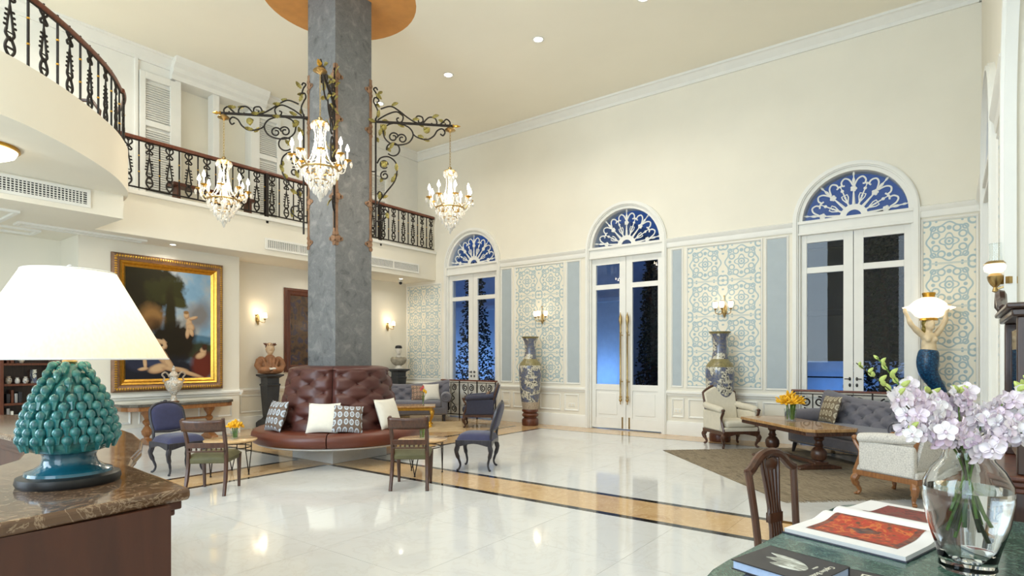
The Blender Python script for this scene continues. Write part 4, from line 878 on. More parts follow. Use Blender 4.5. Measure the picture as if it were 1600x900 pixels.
# ------------------------------------------------------------------ buttoned grey sofas
def sofa(label, loc, rz, W=2.15):
    t = thing('tufted_sofa', label, 'sofa', loc, rz, None); D = 0.86; h = W / 2
    MB().box(-h + 0.1, h - 0.1, -D / 2, D / 2 - 0.04, 0.15, 0.33).build('base', 'greyfab', t, bev=0.03, bseg=3)
    MB().box(-h + 0.2, h - 0.2, -D / 2 - 0.01, D / 2 - 0.22, 0.32, 0.47).build('seat_cushion', 'greyfab', t, bev=0.05, bseg=4)
    def zt(x): q = abs(x) / h; return 0.83 + 0.12 * q * q
    def fn(u, v):
        x = (u * 2 - 1) * (h - 0.02); T = zt(x)
        if v < 0.6:
            q = v / 0.6; z = 0.40 + (T - 0.07 - 0.40) * q; y = D / 2 - 0.26 + 0.10 * q; y -= 0.048 * tuft(u * 14 + 0.5, q * 3.6 + 0.3, 0.5)
        elif v < 0.85:
            q = (v - 0.6) / 0.25 * PI; z = T - 0.07 + 0.07 * sin(q); y = D / 2 - 0.16 + 0.075 - 0.095 * cos(q)
        else: q = (v - 0.85) / 0.15; z = (T - 0.07) * (1 - q) + 0.2 * q; y = D / 2 + 0.01
        return (x, y, z)
    b = MB().grid(fn, 120, 48); n = 49
    for u in (0, 1): b.add([fn(u, j / 48) for j in range(n)], [tuple(range(n))])
    b.uv = {}; bk_ = b.build('backrest', 'greyfab', t, angle=70)
    bt = MB()
    for i in range(0, 16):
        for j in range(0, 5):
            if (i + j) % 2 == 0:
                u = (i - 0.5) / 14; q = (j - 0.3) / 3.6
                if 0.02 < u < 0.98 and 0.05 < q < 0.98: x = (u * 2 - 1) * h; bt.ell((x, D / 2 - 0.27 + 0.10 * q, 0.40 + (zt(x) - 0.47) * q), 0.011, 0.011, 0.011, 6, 4)
    bt.build('buttons', 'greyfab', bk_)
    for s in (-1, 1):
        x = s * (h - 0.13); a = MB()
        cx = x + s * 0.03; pr = [(cx + 0.125 * cos(q), 0.545 + 0.115 * sin(q)) for q in [2 * PI * i / 24 for i in range(24)]]
        a.prism(pr, -D / 2 + 0.0, D / 2 - 0.08, lambda X, Z, Y: (X, Y, Z)); a.build('arm_roll', 'greyfab', t, bev=0.03, bseg=3, angle=50)
        MB().box(min(x - 0.07, x + 0.07), max(x - 0.07, x + 0.07), -D / 2 + 0.01, D / 2 - 0.06, 0.16, 0.56).build('arm_panel', 'greyfab', t, bev=0.02)
        sc = MB(); sc.tube([(X, -D / 2 - 0.012, Z) for X, Z in spiral((cx, 0.545), 0.10, 0.02, PI / 2, 1.6 * s, 30)], 0.008, 5); sc.build('arm_scroll', 'greyfab', t)
        for y in (-D / 2 + 0.07, D / 2 - 0.1): MB().tube([(s * (h - 0.16), y, 0.16), (s * (h - 0.13), y - 0.02 * (1 if y < 0 else -1), 0.0)], [0.035, 0.02], 8).build('leg', 'ebony', t)
    nl = MB()
    for i in range(60): nl.ell((-h + 0.12 + (W - 0.24) * i / 59, -D / 2 - 0.002, 0.18), 0.007, 0.005, 0.007, 5, 3)
    nl.build('nail_heads', 'brass', t)
    return t
# right-hand sofa across the corner
RF = Vector((-0.66, -0.75)); RS = Vector((0.75, -0.66)); RC = Vector((-1.0, 9.58))
sofa('grey buttoned sofa across the corner in front of the mermaid lamp', (RC.x, RC.y, 0.007), face(RF.x, RF.y))
pillow('gold medallion patterned pillow on the grey sofa beside the burl coffee table', 'paisleygold', 0.42, (RC.x - 0.66 * RS.x - 0.02, RC.y - 0.66 * RS.y - 0.02, 0.477), face(RF.x, RF.y) - 0.15, -0.3, 0.14)
LF = Vector((0.68, -0.73)); LS = Vector((0.73, 0.68)); LC = Vector((-10.28, 9.52))
sofa('grey buttoned sofa across the corner below the white bust', (LC.x, LC.y, 0), face(LF.x, LF.y))
pillow('beige square pillow against the rolled arm of the grey sofa', 'whitefab', 0.40, (LC.x + 0.66 * LS.x + 0.03, LC.y + 0.66 * LS.y - 0.03, 0.47), face(LF.x, LF.y) + 0.35, -0.35, 0.13)
pillow('brown patterned pillow beside the beige one on the grey sofa', 'rosefab', 0.40, (LC.x + 0.36 * LS.x + 0.06, LC.y + 0.36 * LS.y - 0.05, 0.47), face(LF.x, LF.y) + 0.1, -0.55, 0.13)
pillow('brown patterned pillow on the grey sofa, half hidden by the leather settee', 'rosefab', 0.40, (LC.x - 0.7 * LS.x + 0.03, LC.y - 0.7 * LS.y - 0.03, 0.47), face(LF.x, LF.y) - 0.2, -0.4, 0.13)

# ------------------------------------------------------------------ armchairs
def armchair(label, loc, rz, fab, wd, outer=None, hb=0.98):
    t = thing('armchair', label, 'armchair', loc, rz); outer = outer or fab
    legs4(t, wd, (-0.29, 0.29), (-0.30, 0.28), 0.22, 0.036, 0.018)
    f = MB()
    def ap(x, s): return 0.20 + 0.025 * cos(x * 9) * s
    n = 16
    for y0, y1 in ((-0.345, -0.315),):
        pts = [(-0.32 + 0.64 * i / n, 0.27) for i in range(n + 1)] + [(0.32 - 0.64 * i / n, ap(0.32 - 0.64 * i / n, 1)) for i in range(n + 1)]
        f.prism(pts, y0, y1, lambda x, z, y: (x, y, z))
    for s in (-1, 1): f.box(*sorted((s * 0.29, s * 0.325)), -0.32, 0.33, 0.21, 0.265)
    f.box(-0.32, 0.32, 0.30, 0.33, 0.21, 0.265); f.build('seat_rail', wd, t, bev=0.006)
    MB().box(-0.31, 0.31, -0.33, 0.32, 0.25, 0.33).build('seat_base', fab, t, bev=0.02)
    MB().box(-0.255, 0.255, -0.345, 0.20, 0.32, 0.44).build('seat_cushion', fab, t, bev=0.045, bseg=4)
    # arched back
    def top(x): return hb - 0.03 - 0.05 * (x / 0.29) ** 4 + 0.035 * cos(x * 10.8) * (1 if abs(x) < 0.3 else 0)
    xs = [-0.29 + 0.58 * i / 20 for i in range(21)]
    poly = [(-0.25, 0.33), (0.25, 0.33)] + [(x, top(x) - 0.015) for x in reversed(xs)]
    sh = lambda x, z, y: (x, y + 0.20 * (z - 0.33) / 0.65 + 0.17 - 0.05 * (1 - (x / 0.29) ** 2) * 0, z)
    MB().prism(poly, 0.0, 0.085, sh).build('backrest', fab, t, bev=0.025, bseg=3); MB().prism([(x * 0.98, z - 0.004) for x, z in poly], 0.075, 0.10, sh).build('back_panel', outer, t, smooth=False)
    edge = [(-0.265, 0.45)] + [(-0.285, 0.6)] + [(x, top(x)) for x in xs] + [(0.285, 0.6), (0.265, 0.45)]
    MB().tube([sh(x, z, 0.045) for x, z in edge], 0.022, 7).build('back_frame', wd, t)
    for s in (-1, 1):
        MB().box(*sorted((s * 0.265, s * 0.335)), -0.27, 0.30, 0.27, 0.58).build('arm_panel', outer, t, bev=0.02)
        MB().tube(catmull([(s * 0.30, -0.29, 0.60), (s * 0.31, -0.1, 0.625), (s * 0.30, 0.15, 0.64), (s * 0.285, 0.30, 0.66)], 5), [0.03] + [0.055] * 14 + [0.05], 10).build('arm_pad', fab, t)
        MB().tube(catmull([(s * 0.30, -0.33, 0.25), (s * 0.30, -0.29, 0.36), (s * 0.31, -0.26, 0.46), (s * 0.31, -0.32, 0.56), (s * 0.31, -0.325, 0.60)], 4), 0.021, 7).ell((s * 0.31, -0.325, 0.605), 0.03, 0.035, 0.026, 8, 6).build('arm_post', wd, t)
    return t
armchair('cream armchair with carved frame standing against the panelled wall by the floor vase', (-2.93, 9.98, 0.007), face(0.72, -0.69), 'creamfab', 'walnut')
armchair('armchair in pale crackle print with its back to the dark cabinet', (-0.38, 7.30, 0.007), face(-0.87, 0.50), 'cracklefab', 'oak', None, 0.86)
armchair('navy upholstered armchair beside the arched door railing', (-8.05, 9.62, 0.007), face(-0.80, -0.60), 'navyarm', 'walnut', None, 0.90)
pillow('brown floral pillow on the navy armchair', 'rosefab', 0.34, (-7.98, 9.66, 0.445), face(-0.80, -0.60), -0.4, 0.12)

# ------------------------------------------------------------------ navy side chairs
def louis(label, loc, rz):
    t = thing('side_chair', label, 'chair', loc, rz, 'navy side chairs')
    legs4(t, 'ebony', (-0.20, 0.20), (-0.20, 0.19), 0.36, 0.028, 0.013, 0.07)
    n = 14; f = MB()
    for y0, y1 in ((-0.245, -0.215), (0.205, 0.235)): f.prism([(-0.23 + 0.46 * i / n, 0.40) for i in range(n + 1)] + [(0.23 - 0.46 * i / n, 0.335 + 0.02 * cos((0.23 - 0.46 * i / n) * 13)) for i in range(n + 1)], y0, y1, lambda x, z, y: (x, y, z))
    for s in (-1, 1): f.prism([(-0.23 + 0.46 * i / n, 0.40) for i in range(n + 1)] + [(0.23 - 0.46 * i / n, 0.335 + 0.02 * cos((0.23 - 0.46 * i / n) * 13)) for i in range(n + 1)], s * 0.215, s * 0.245, lambda y, z, x: (x, y, z))
    f.build('seat_rail', 'ebony', t, bev=0.004)
    def seat(u, v):
        a, c = u * 2 - 1, v * 2 - 1; e = max(0, (1 - a ** 4) * (1 - c ** 4)); return (a * 0.24 * (0.94 - 0.04 * c), c * 0.24, 0.395 + 0.095 * e ** 0.4)
    MB().grid(seat, 16, 16).build('seat', 'navy', t, angle=80)
    sh = lambda x, z: 0.20 + 0.13 * (z - 0.45) / 0.45
    def bw(z): q = (z - 0.50) / 0.36; return 0.185 + 0.025 * sin(q * PI)
    def outline(k=1.0):
        pts = []
        for i in range(9): z = 0.52 + 0.27 * i / 8; pts.append((bw(z) * k, z))
        pts += [(0.185 * cos(a) * k, 0.79 + 0.085 * sin(a) * k) for a in [PI * i / 12 for i in range(1, 12)]]
        for i in range(9): z = 0.79 - 0.27 * i / 8; pts.append((-bw(z) * k, z))
        return pts
    o = outline(); P = [(x, sh(x, z), z) for x, z in o] + [(0.0, sh(0, 0.505), 0.505)]
    MB().tube(P, 0.018, 7, closed=True).build('back_frame', 'ebony', t)
    for q, (x, z) in enumerate(((0, 0.885), (0.05, 0.875), (-0.05, 0.875))): pass
    MB().ell((0, sh(0, 0.885), 0.888), 0.03, 0.014, 0.02, 8, 5).ell((0.045, sh(0, 0.88), 0.88), 0.025, 0.012, 0.014, 8, 5).ell((-0.045, sh(0, 0.88), 0.88), 0.025, 0.012, 0.014, 8, 5).build('crest', 'ebony', t)
    b = MB()
    for sg, off in ((-1, -0.005), (1, 0.005)):
        def pd(u, v):
            i = u * (len(o)); a = o[int(round(i)) % len(o)]; c = (0, 0.68); x = c[0] + (a[0] - c[0]) * v; z = c[1] + (a[1] - c[1]) * v
            return (x, sh(x, z) + sg * 0.035 * max(0, 1 - v ** 4) ** 0.5 + off, z)
        b.grid(pd, len(o), 8, cu=True)
    b.uv = {}; b.build('back_pad', 'navy', t, angle=80)
    for s in (-1, 1): MB().tube([(s * 0.20, 0.215, 0.36), (s * 0.195, 0.215, 0.44), (s * 0.19, 0.225, 0.53)], 0.018, 7).build('back_post', 'ebony', t)
    return t
louis('navy upholstered side chair with black frame facing the round table near the console', (-7.92, 3.45, 0), face(0.95, 0.05))
louis('navy upholstered side chair with black frame standing beside the beige floor band', (-5.0, 5.93, 0), face(-0.89, -0.46))

# ------------------------------------------------------------------ wooden chairs with olive seats
def regency(label, loc, rz):
    t = thing('wooden_chair', label, 'chair', loc, rz, 'wooden chairs with olive seats'); wd = 'walnut'
    for s in (-1, 1):
        MB().tube(catmull([(s * 0.20, 0.29, 0.0), (s * 0.195, 0.235, 0.16), (s * 0.19, 0.20, 0.36), (s * 0.19, 0.21, 0.5), (s * 0.195, 0.27, 0.68), (s * 0.20, 0.32, 0.82)], 4), [0.02] * 4 + [0.023] * 12 + [0.019] * 5, 6).build('back_post', wd, t)
        MB().tube([(s * 0.19, -0.20, 0.39), (s * 0.19, -0.20, 0.3), (s * 0.185, -0.21, 0.0)], [0.028, 0.024, 0.016], 6).build('leg', wd, t)
    MB().grid(lambda u, v: ((u * 2 - 1) * 0.22, 0.285 + 0.05 * v + 0.025 * (1 - (u * 2 - 1) ** 2), 0.69 + 0.12 * v - 0.01 * (1 - (u * 2 - 1) ** 2)), 10, 3).build('crest_rail', wd, t, solid=0.024)
    b = MB(); b.box(-0.19, 0.19, 0.225, 0.245, 0.50, 0.555).box(-0.19, 0.19, 0.218, 0.235, 0.455, 0.47)
    for i in range(7): b.ell((-0.15 + 0.05 * i, 0.23, 0.485), 0.013, 0.01, 0.016, 6, 4)
    b.build('cross_rail', wd, t, bev=0.003)
    f = MB().box(-0.20, 0.20, -0.22, 0.21, 0.33, 0.385).build('seat_rail', 'olive', t, bev=0.012)
    def seat(u, v):
        a, c = u * 2 - 1, v * 2 - 1; e = max(0, (1 - a ** 4) * (1 - c ** 4)); return (a * 0.215, -0.005 + c * 0.215, 0.38 + 0.065 * e ** 0.4)
    MB().grid(seat, 14, 14).build('seat', 'olive', t, angle=80)
    return t
regency('wooden bar-back chair with olive seat in front of the console table group', (-6.47, 3.2, 0), face(-0.69, 0.73))
regency('wooden bar-back chair with olive seat beside the navy chair near the settee', (-4.92, 4.68, 0), face(-0.62, 0.78))

# ------------------------------------------------------------------ round side tables with hairpin legs, flowers in a glass
def hairpin(label, loc, rz):
    t = thing('side_table', label, 'table', loc, rz, 'hairpin side tables')
    MB().lathe([(0.001, 0.415), (0.30, 0.415), (0.31, 0.425), (0.31, 0.435), (0.30, 0.44), (0.001, 0.44)], 36).build('table_top', 'marblebeige', t)
    MB().tube([(0.25 * cos(a), 0.25 * sin(a), 0.405) for a in [2 * PI * i / 28 for i in range(28)]], 0.008, 5, closed=True).tube([(0.23 * cos(a), 0.23 * sin(a), 0.34) for a in [2 * PI * i / 28 for i in range(28)]], 0.006, 5, closed=True).build('ring', 'iron', t)
    for i in range(3):
        a = 2 * PI * i / 3; b = MB()
        for da in (-0.26, 0.26): b.tube([(0.25 * cos(a + da), 0.25 * sin(a + da), 0.41), (0.25 * cos(a + da * 0.9), 0.25 * sin(a + da * 0.9), 0.30), (0.245 * cos(a), 0.245 * sin(a), 0.01)], 0.0065, 5)
        b.ell((0.245 * cos(a), 0.245 * sin(a), 0.008), 0.014, 0.014, 0.008, 8, 4); b.tube([(0.25 * cos(a + d), 0.25 * sin(a + d), 0.30) for d in (-0.24, -0.1, 0.1, 0.24)], 0.005, 5); b.build('hairpin_leg', 'iron', t)
    return t
def petalball(n, R, mat, seed, z0):
    random.seed(seed); b = MB()
    for i in range(n):
        a = random.uniform(0, 2 * PI); e = random.uniform(-0.2, 1.3); d = Vector((cos(a) * cos(e), sin(a) * cos(e), sin(e))); p = Vector((0, 0, z0)) + d * R * random.uniform(0.55, 1.0)
        m = d.to_track_quat('Z', 'Y').to_matrix(); b.ell(p, 0.011, 0.007, 0.024, 5, 4, m)
    return b
def glass_flowers(label, loc, s, seed, vl):
    g = thing('glass_tumbler', vl, 'vase', loc, 0, None, s)
    MB().lathe([(0.001, 0.0), (0.042, 0.0), (0.048, 0.1), (0.046, 0.1), (0.040, 0.008), (0.001, 0.008)], 20).build('glass', 'clear', g); 
    t = thing('yellow_flowers', label, 'flowers', (loc[0], loc[1], loc[2] + 0.01 * s), 0, None, s)
    random.seed(seed + 1); st = MB()
    for i in range(14): a = random.uniform(0, 2 * PI); r = random.uniform(0, 0.03); st.tube([(r * cos(a), r * sin(a), 0.005), (r * 1.4 * cos(a + 0.5), r * 1.4 * sin(a + 0.5), 0.13)], 0.004, 4)
    st.build('stems', 'stem', t)
    for j in range(7): a = 2 * PI * j / 6; r = 0.06 if j else 0; o = petalball(26, 0.05, 'yellow', seed + j, 0).build('blossom', 'yellow', t, smooth=False); o.location = (r * cos(a), r * sin(a), 0.14 + (0.035 if j == 0 else 0))
ST1 = (-7.22, 3.77); ST2 = (-5.33, 5.25)
hairpin('round marble-topped hairpin side table between the navy chair and the console side chair', (*ST1, 0), 0.5)
hairpin('round marble-topped hairpin side table behind the chair near the settee', (*ST2, 0), 0.9)
glass_flowers('bunch of yellow flowers in a tumbler on the side table near the console', (ST1[0] + 0.02, ST1[1] + 0.04, 0.44), 1.0, 11, 'small glass tumbler holding yellow flowers on the side table near the console')
glass_flowers('bunch of yellow flowers in a tumbler behind the bar-back chair by the settee', (ST2[0], ST2[1], 0.44), 1.0, 21, 'small glass tumbler holding yellow flowers on the side table behind the bar-back chair')

# ------------------------------------------------------------------ rugs
def rug(label, mat, c, ang, Lx, Ly):
    t = thing('area_rug', label, 'rug', (c[0], c[1], 0.0), ang)
    MB().box(-Lx / 2, Lx / 2, -Ly / 2, Ly / 2, 0.0008, 0.0065).build('pile', mat, t, smooth=False)
    b = MB(); random.seed(5)
    for s in (-1, 1):
        n = int(Ly / 0.025)
        for i in range(n): y = -Ly / 2 + Ly * (i + 0.5) / n; b.bar((s * Lx / 2, y, 0.003), (s * (Lx / 2 + 0.06), y + random.uniform(-0.012, 0.012), 0.002), 0.012, 0.002)
    o = b.build('fringe', mat, t, smooth=False); o['kind'] = 'stuff'
rug('faded brown rug under the burl coffee table', 'rug', (-1.66, 8.36), math.atan2(-0.73, 0.68), 3.3, 2.25)
rug('pale beige rug before the grey sofa below the white bust', 'rugpale', (-9.3, 8.5), math.atan2(0.68, 0.73), 2.6, 1.9)

# ------------------------------------------------------------------ coffee table with turned pedestals
CT = (-1.75, 8.92); t = thing('coffee_table', 'long burl-topped coffee table on two turned pedestals', 'table', (CT[0], CT[1], 0.007), math.atan2(-0.72, 0.69))
def octp(l, w_, c): return [(-l + c, -w_), (l - c, -w_), (l, -w_ + c), (l, w_ - c), (l - c, w_), (-l + c, w_), (-l, w_ - c), (-l, -w_ + c)]
MB().prism(octp(0.88, 0.36, 0.08), 0.515, 0.555).build('table_top', 'burl', t, smooth=False, bev=0.006); MB().prism(octp(0.865, 0.345, 0.08), 0.465, 0.516).build('apron', 'walnut', t, smooth=False, bev=0.004)
dn = MB()
for i in range(62):
    for s in (-1, 1): dn.box(-0.78 + i * 0.0252, -0.768 + i * 0.0252, *sorted((s * 0.343, s * 0.352)), 0.475, 0.51)
for i in range(22):
    for s in (-1, 1): dn.box(*sorted((s * 0.863, s * 0.872)), -0.26 + i * 0.0245, -0.248 + i * 0.0245, 0.475, 0.51)
dn.build('dentil_moulding', 'walnut', t, smooth=False)
for x in (-0.54, 0.54):
    p = MB().lathe([(0.06, 0.09), (0.05, 0.11), (0.085, 0.13), (0.10, 0.18), (0.095, 0.23), (0.07, 0.27), (0.045, 0.29), (0.06, 0.31), (0.045, 0.33), (0.04, 0.36), (0.065, 0.39), (0.06, 0.41), (0.08, 0.43), (0.08, 0.468)], 20, (x, 0, 0)).build('pedestal', 'walnut', t)
    MB().prism([(x - 0.06, -0.10), (x + 0.06, -0.10), (x + 0.07, 0.0), (x + 0.06, 0.10), (x - 0.06, 0.10), (x - 0.07, 0)], 0.05, 0.10).prism([(-0.30, 0.0), (0.30, 0.0), (0.29, 0.03), (0.10, 0.075), (-0.10, 0.075), (-0.29, 0.03)], x - 0.05, x + 0.05, lambda y, z, xx: (xx, y, z)).build('foot', 'walnut', t, bev=0.008)
MB().box(-0.54, 0.54, -0.025, 0.025, 0.05, 0.095).build('stretcher', 'walnut', t, bev=0.006)
dx, dy = 0.69, -0.72
glass_flowers('large bunch of orange-yellow flowers in a glass on the burl coffee table', (CT[0] - 0.12 * dx + 0.02, CT[1] - 0.12 * dy, 0.562), 1.75, 31, 'clear glass vase holding orange-yellow flowers on the burl coffee table')
# low gilt table in front of the far sofa
t = thing('low_table', 'low gilt-legged table with yellow top before the far grey sofa', 'table', (-9.35, 8.72, 0.0072), math.atan2(0.68, 0.73))
MB().box(-0.62, 0.62, -0.32, 0.32, 0.40, 0.435).build('table_top', 'burl', t, bev=0.01); MB().box(-0.56, 0.56, -0.27, 0.27, 0.34, 0.40).build('apron', 'gold', t, bev=0.01)
legs4(t, 'gold', (-0.52, 0.52), (-0.23, 0.23), 0.36, 0.035, 0.018, 0.08)
bud_ = thing('bud_vase', 'slim glass vase with tulips on the low gilt table', 'vase', (-9.05, 8.92, 0.443))
MB().lathe([(0.001, 0), (0.03, 0), (0.026, 0.01), (0.022, 0.1), (0.034, 0.2), (0.032, 0.2), (0.02, 0.1), (0.02, 0.015), (0.001, 0.012)], 16).build('glass', 'clear', bud_)
tl = thing('tulips', 'yellow and pink tulips in a slim vase on the low gilt table', 'flowers', (-9.05, 8.92, 0.455))
for i, (x, y, z, mt) in enumerate(((0.03, 0.0, 0.27, 'yellow'), (0.06, 0.02, 0.24, 'yellow'), (-0.02, 0.02, 0.34, 'tulip'), (-0.05, -0.01, 0.30, 'tulip'))):
    MB().tube([(0, 0, 0.005), (x * 0.3, y * 0.3, 0.15), (x, y, z)], 0.004, 5).build('stem', 'stem', tl); MB().lathe([(0.001, -0.005), (0.02, 0.01), (0.026, 0.04), (0.015, 0.07), (0.02, 0.075)], 8, (x, y, z)).build('blossom', mt, tl)

# ------------------------------------------------------------------ console table and urn
t = thing('console_table', 'console table with dark marble top below the gilt-framed painting', 'table', (-10.86, 4.76, 0))
pts = [(-0.27, -0.93), (0.0, -0.93), (0.15, -0.88), (0.24, -0.75), (0.26, 0.0), (0.24, 0.75), (0.15, 0.88), (0.0, 0.93), (-0.27, 0.93)]
MB().prism(pts, 0.645, 0.69).build('table_top', 'marbletop', t, smooth=False, bev=0.006); MB().prism([(x * 0.95 - 0.005, y * 0.98) for x, y in pts], 0.575, 0.646).build('apron', 'oak', t, smooth=False, bev=0.004)
for y in (-0.52, 0.52):
    MB().lathe([(0.05, 0.09), (0.04, 0.12), (0.075, 0.17), (0.085, 0.22), (0.05, 0.28), (0.03, 0.31), (0.06, 0.35), (0.07, 0.38), (0.035, 0.42), (0.05, 0.46), (0.09, 0.52), (0.10, 0.576)], 18, (-0.02, y, 0)).build('pedestal', 'oak', t)
    MB().prism([(-0.22, 0), (0.22, 0), (0.2, 0.05), (0.07, 0.10), (-0.07, 0.10), (-0.2, 0.05)], y - 0.06, y + 0.06, lambda x, z, yy: (x, yy, z)).build('foot', 'oak', t, bev=0.01)
MB().box(-0.045, 0.005, -0.5, 0.5, 0.36, 0.40).build('stretcher', 'oak', t, bev=0.008)
t = thing('lidded_urn', 'painted white porcelain urn with gilt handles on the console table', 'urn', (-10.86, 4.66, 0.69))
MB().lathe([(0.085, 0), (0.09, 0.015), (0.06, 0.025)], 20).build('foot_ring', 'copper', t)
MB().lathe([(0.06, 0.02), (0.05, 0.06), (0.035, 0.11), (0.06, 0.16), (0.11, 0.22), (0.14, 0.29), (0.145, 0.33), (0.12, 0.37), (0.07, 0.39), (0.06, 0.43), (0.075, 0.46), (0.07, 0.47)], 24).build('body', 'urnpaint', t)
MB().lathe([(0.075, 0.465), (0.07, 0.49), (0.045, 0.52), (0.025, 0.54), (0.035, 0.56), (0.03, 0.585), (0.012, 0.60), (0.02, 0.62), (0.001, 0.635)], 18).build('lid', 'urnpaint', t)
for s in (-1, 1): MB().tube(catmull([(0, s * 0.12, 0.34), (0, s * 0.17, 0.37), (0, s * 0.15, 0.42), (0, s * 0.19, 0.48), (0, s * 0.14, 0.52), (0, s * 0.09, 0.48), (0, s * 0.07, 0.43)], 4), 0.014, 6).build('handle', 'vasebase', t)
# ------------------------------------------------------------------ pictures
def ringmesh(name, mat, parent, hw, z0, z1, prof):
    b = MB(); m = len(prof); vs = []
    for (s, z), (i, j) in zip([(-hw, z0), (hw, z0), (hw, z1), (-hw, z1)], [(1, 1), (-1, 1), (-1, -1), (1, -1)]): vs += [(o, s + i * d, z + j * d) for d, o in prof]
    b.add(vs, [(q * m + r, ((q + 1) % 4) * m + r, ((q + 1) % 4) * m + r + 1, q * m + r + 1) for q in range(4) for r in range(m - 1)])
    return b.build(name, mat, parent, angle=30)
def paintmat():
    m, t, b = nt('canvas'); uv = N(t, 'ShaderNodeTexCoord'); n = N(t, 'ShaderNodeTexNoise', i_Scale=7.0, i_Detail=6.0); L(t, uv.outputs['UV'], n.inputs['Vector'])
    n3 = N(t, 'ShaderNodeTexNoise', i_Scale=3.0, i_Detail=5.0); L(t, uv.outputs['UV'], n3.inputs['Vector'])
    sp_ = N(t, 'ShaderNodeSeparateXYZ'); L(t, uv.outputs['UV'], sp_.inputs[0]); U, V = sp_.outputs[0], sp_.outputs[1]
    r = ramp(t, [(0.2, rgb(110, 148, 176)), (0.45, rgb(136, 168, 192)), (0.6, rgb(176, 178, 176)), (0.75, rgb(120, 118, 118))], n3.outputs[0]); cur = r.outputs[0]
    def blob(cu, cv_, ru, rv, col, soft=0.12, rough=0.5, rot=0.0):
        nonlocal cur
        du = math_(t, 'SUBTRACT', U, cu); dv = math_(t, 'SUBTRACT', V, cv_); c_, s_ = cos(rot), sin(rot)
        x = math_(t, 'DIVIDE', math_(t, 'ADD', math_(t, 'MULTIPLY', du, c_), math_(t, 'MULTIPLY', dv, s_)), ru); y = math_(t, 'DIVIDE', math_(t, 'SUBTRACT', math_(t, 'MULTIPLY', dv, c_), math_(t, 'MULTIPLY', du, s_)), rv)
        d = math_(t, 'SQRT', math_(t, 'ADD', math_(t, 'MULTIPLY', x, x), math_(t, 'MULTIPLY', y, y))); d = math_(t, 'ADD', d, math_(t, 'MULTIPLY_ADD', n.outputs[0], rough * 2, -rough))
        mr = N(t, 'ShaderNodeMapRange', i_1=1 - soft, i_2=1 + soft, i_3=1.0, i_4=0.0); L(t, d, mr.inputs[0])
        mx = N(t, 'ShaderNodeMixRGB'); L(t, mr.outputs[0], mx.inputs[0]); L(t, cur, mx.inputs[1]); mx.inputs[2].default_value = col; cur = mx.outputs[0]
    blob(0.85, 0.60, 0.16, 0.12, rgb(128, 124, 122), 0.5, 0.4, 0.5); blob(0.8, 0.36, 0.3, 0.05, rgb(84, 118, 140), 0.2, 0.2); blob(0.85, 0.26, 0.3, 0.09, rgb(58, 62, 44), 0.25, 0.4)
    blob(0.18, 0.82, 0.40, 0.30, rgb(46, 42, 28), 0.12, 0.55); blob(0.46, 0.80, 0.24, 0.13, rgb(58, 56, 32), 0.15, 0.7); blob(0.55, 0.72, 0.14, 0.05, rgb(66, 64, 36), 0.2, 0.7, -0.2); blob(0.08, 0.5, 0.14, 0.4, rgb(44, 38, 26), 0.2, 0.3); blob(0.50, 0.5, 0.07, 0.35, rgb(52, 46, 28), 0.2, 0.3)
    blob(0.29, 0.56, 0.13, 0.11, rgb(146, 108, 64), 0.4, 0.4); blob(0.29, 0.50, 0.09, 0.06, rgb(112, 80, 48), 0.4, 0.4); blob(0.60, 0.34, 0.20, 0.18, rgb(44, 36, 26), 0.2, 0.4); blob(0.45, 0.30, 0.25, 0.2, rgb(40, 34, 24), 0.3, 0.3); blob(0.35, 0.07, 0.7, 0.13, rgb(36, 36, 42), 0.3, 0.3); blob(0.90, 0.12, 0.15, 0.13, rgb(104, 46, 34), 0.25, 0.25)
    blob(0.20, 0.15, 0.2, 0.08, rgb(48, 50, 66), 0.2, 0.3); blob(0.33, 0.155, 0.13, 0.05, rgb(58, 64, 88), 0.2, 0.3, -0.2)
    sk = rgb(206, 170, 130); lo = rgb(160, 118, 86)
    for a in ((0.31, 0.31, 0.075, 0.055, -0.6), (0.37, 0.345, 0.075, 0.018, -0.1), (0.43, 0.325, 0.02, 0.04, 0.4), (0.41, 0.285, 0.05, 0.014, 0.4), (0.39, 0.225, 0.11, 0.045, -0.75), (0.48, 0.14, 0.09, 0.032, -0.9), (0.36, 0.10, 0.10, 0.035, 0.2), (0.55, 0.09, 0.14, 0.02, -0.1), (0.72, 0.05, 0.16, 0.016, -0.25), (0.21, 0.16, 0.018, 0.06, 0.1), (0.19, 0.095, 0.05, 0.012, 0.1), (0.715, 0.535, 0.035, 0.055, 0.4), (0.735, 0.485, 0.045, 0.035, 0.0), (0.705, 0.43, 0.022, 0.045, -0.2), (0.75, 0.44, 0.022, 0.035, 0.5), (0.775, 0.575, 0.05, 0.012, 0.25), (0.69, 0.60, 0.03, 0.028, 0), (0.90, 0.265, 0.035, 0.028, 0), (0.87, 0.22, 0.06, 0.025, 0.3)):
        blob(a[0] + 0.006, a[1] - 0.006, a[2] * 1.08, a[3] * 1.15, lo, 0.15, 0.10, a[4]); blob(*a[:4], sk, 0.35, 0.16, a[4])
    blob(0.25, 0.405, 0.036, 0.042, sk, 0.2, 0.06); blob(0.25, 0.44, 0.042, 0.022, rgb(70, 46, 32), 0.3, 0.2); blob(0.225, 0.415, 0.018, 0.04, rgb(70, 46, 32), 0.3, 0.2); blob(0.92, 0.295, 0.035, 0.03, rgb(72, 46, 34), 0.3, 0.2); blob(0.69, 0.622, 0.032, 0.016, rgb(150, 110, 66), 0.3, 0.2); blob(0.655, 0.52, 0.05, 0.022, rgb(150, 150, 146), 0.4, 0.3, 0.8)
    L(t, cur, b.inputs['Base Color']); b.inputs['Roughness'].default_value = 0.7; b.inputs['Specular IOR Level'].default_value = 0.15
paintmat()
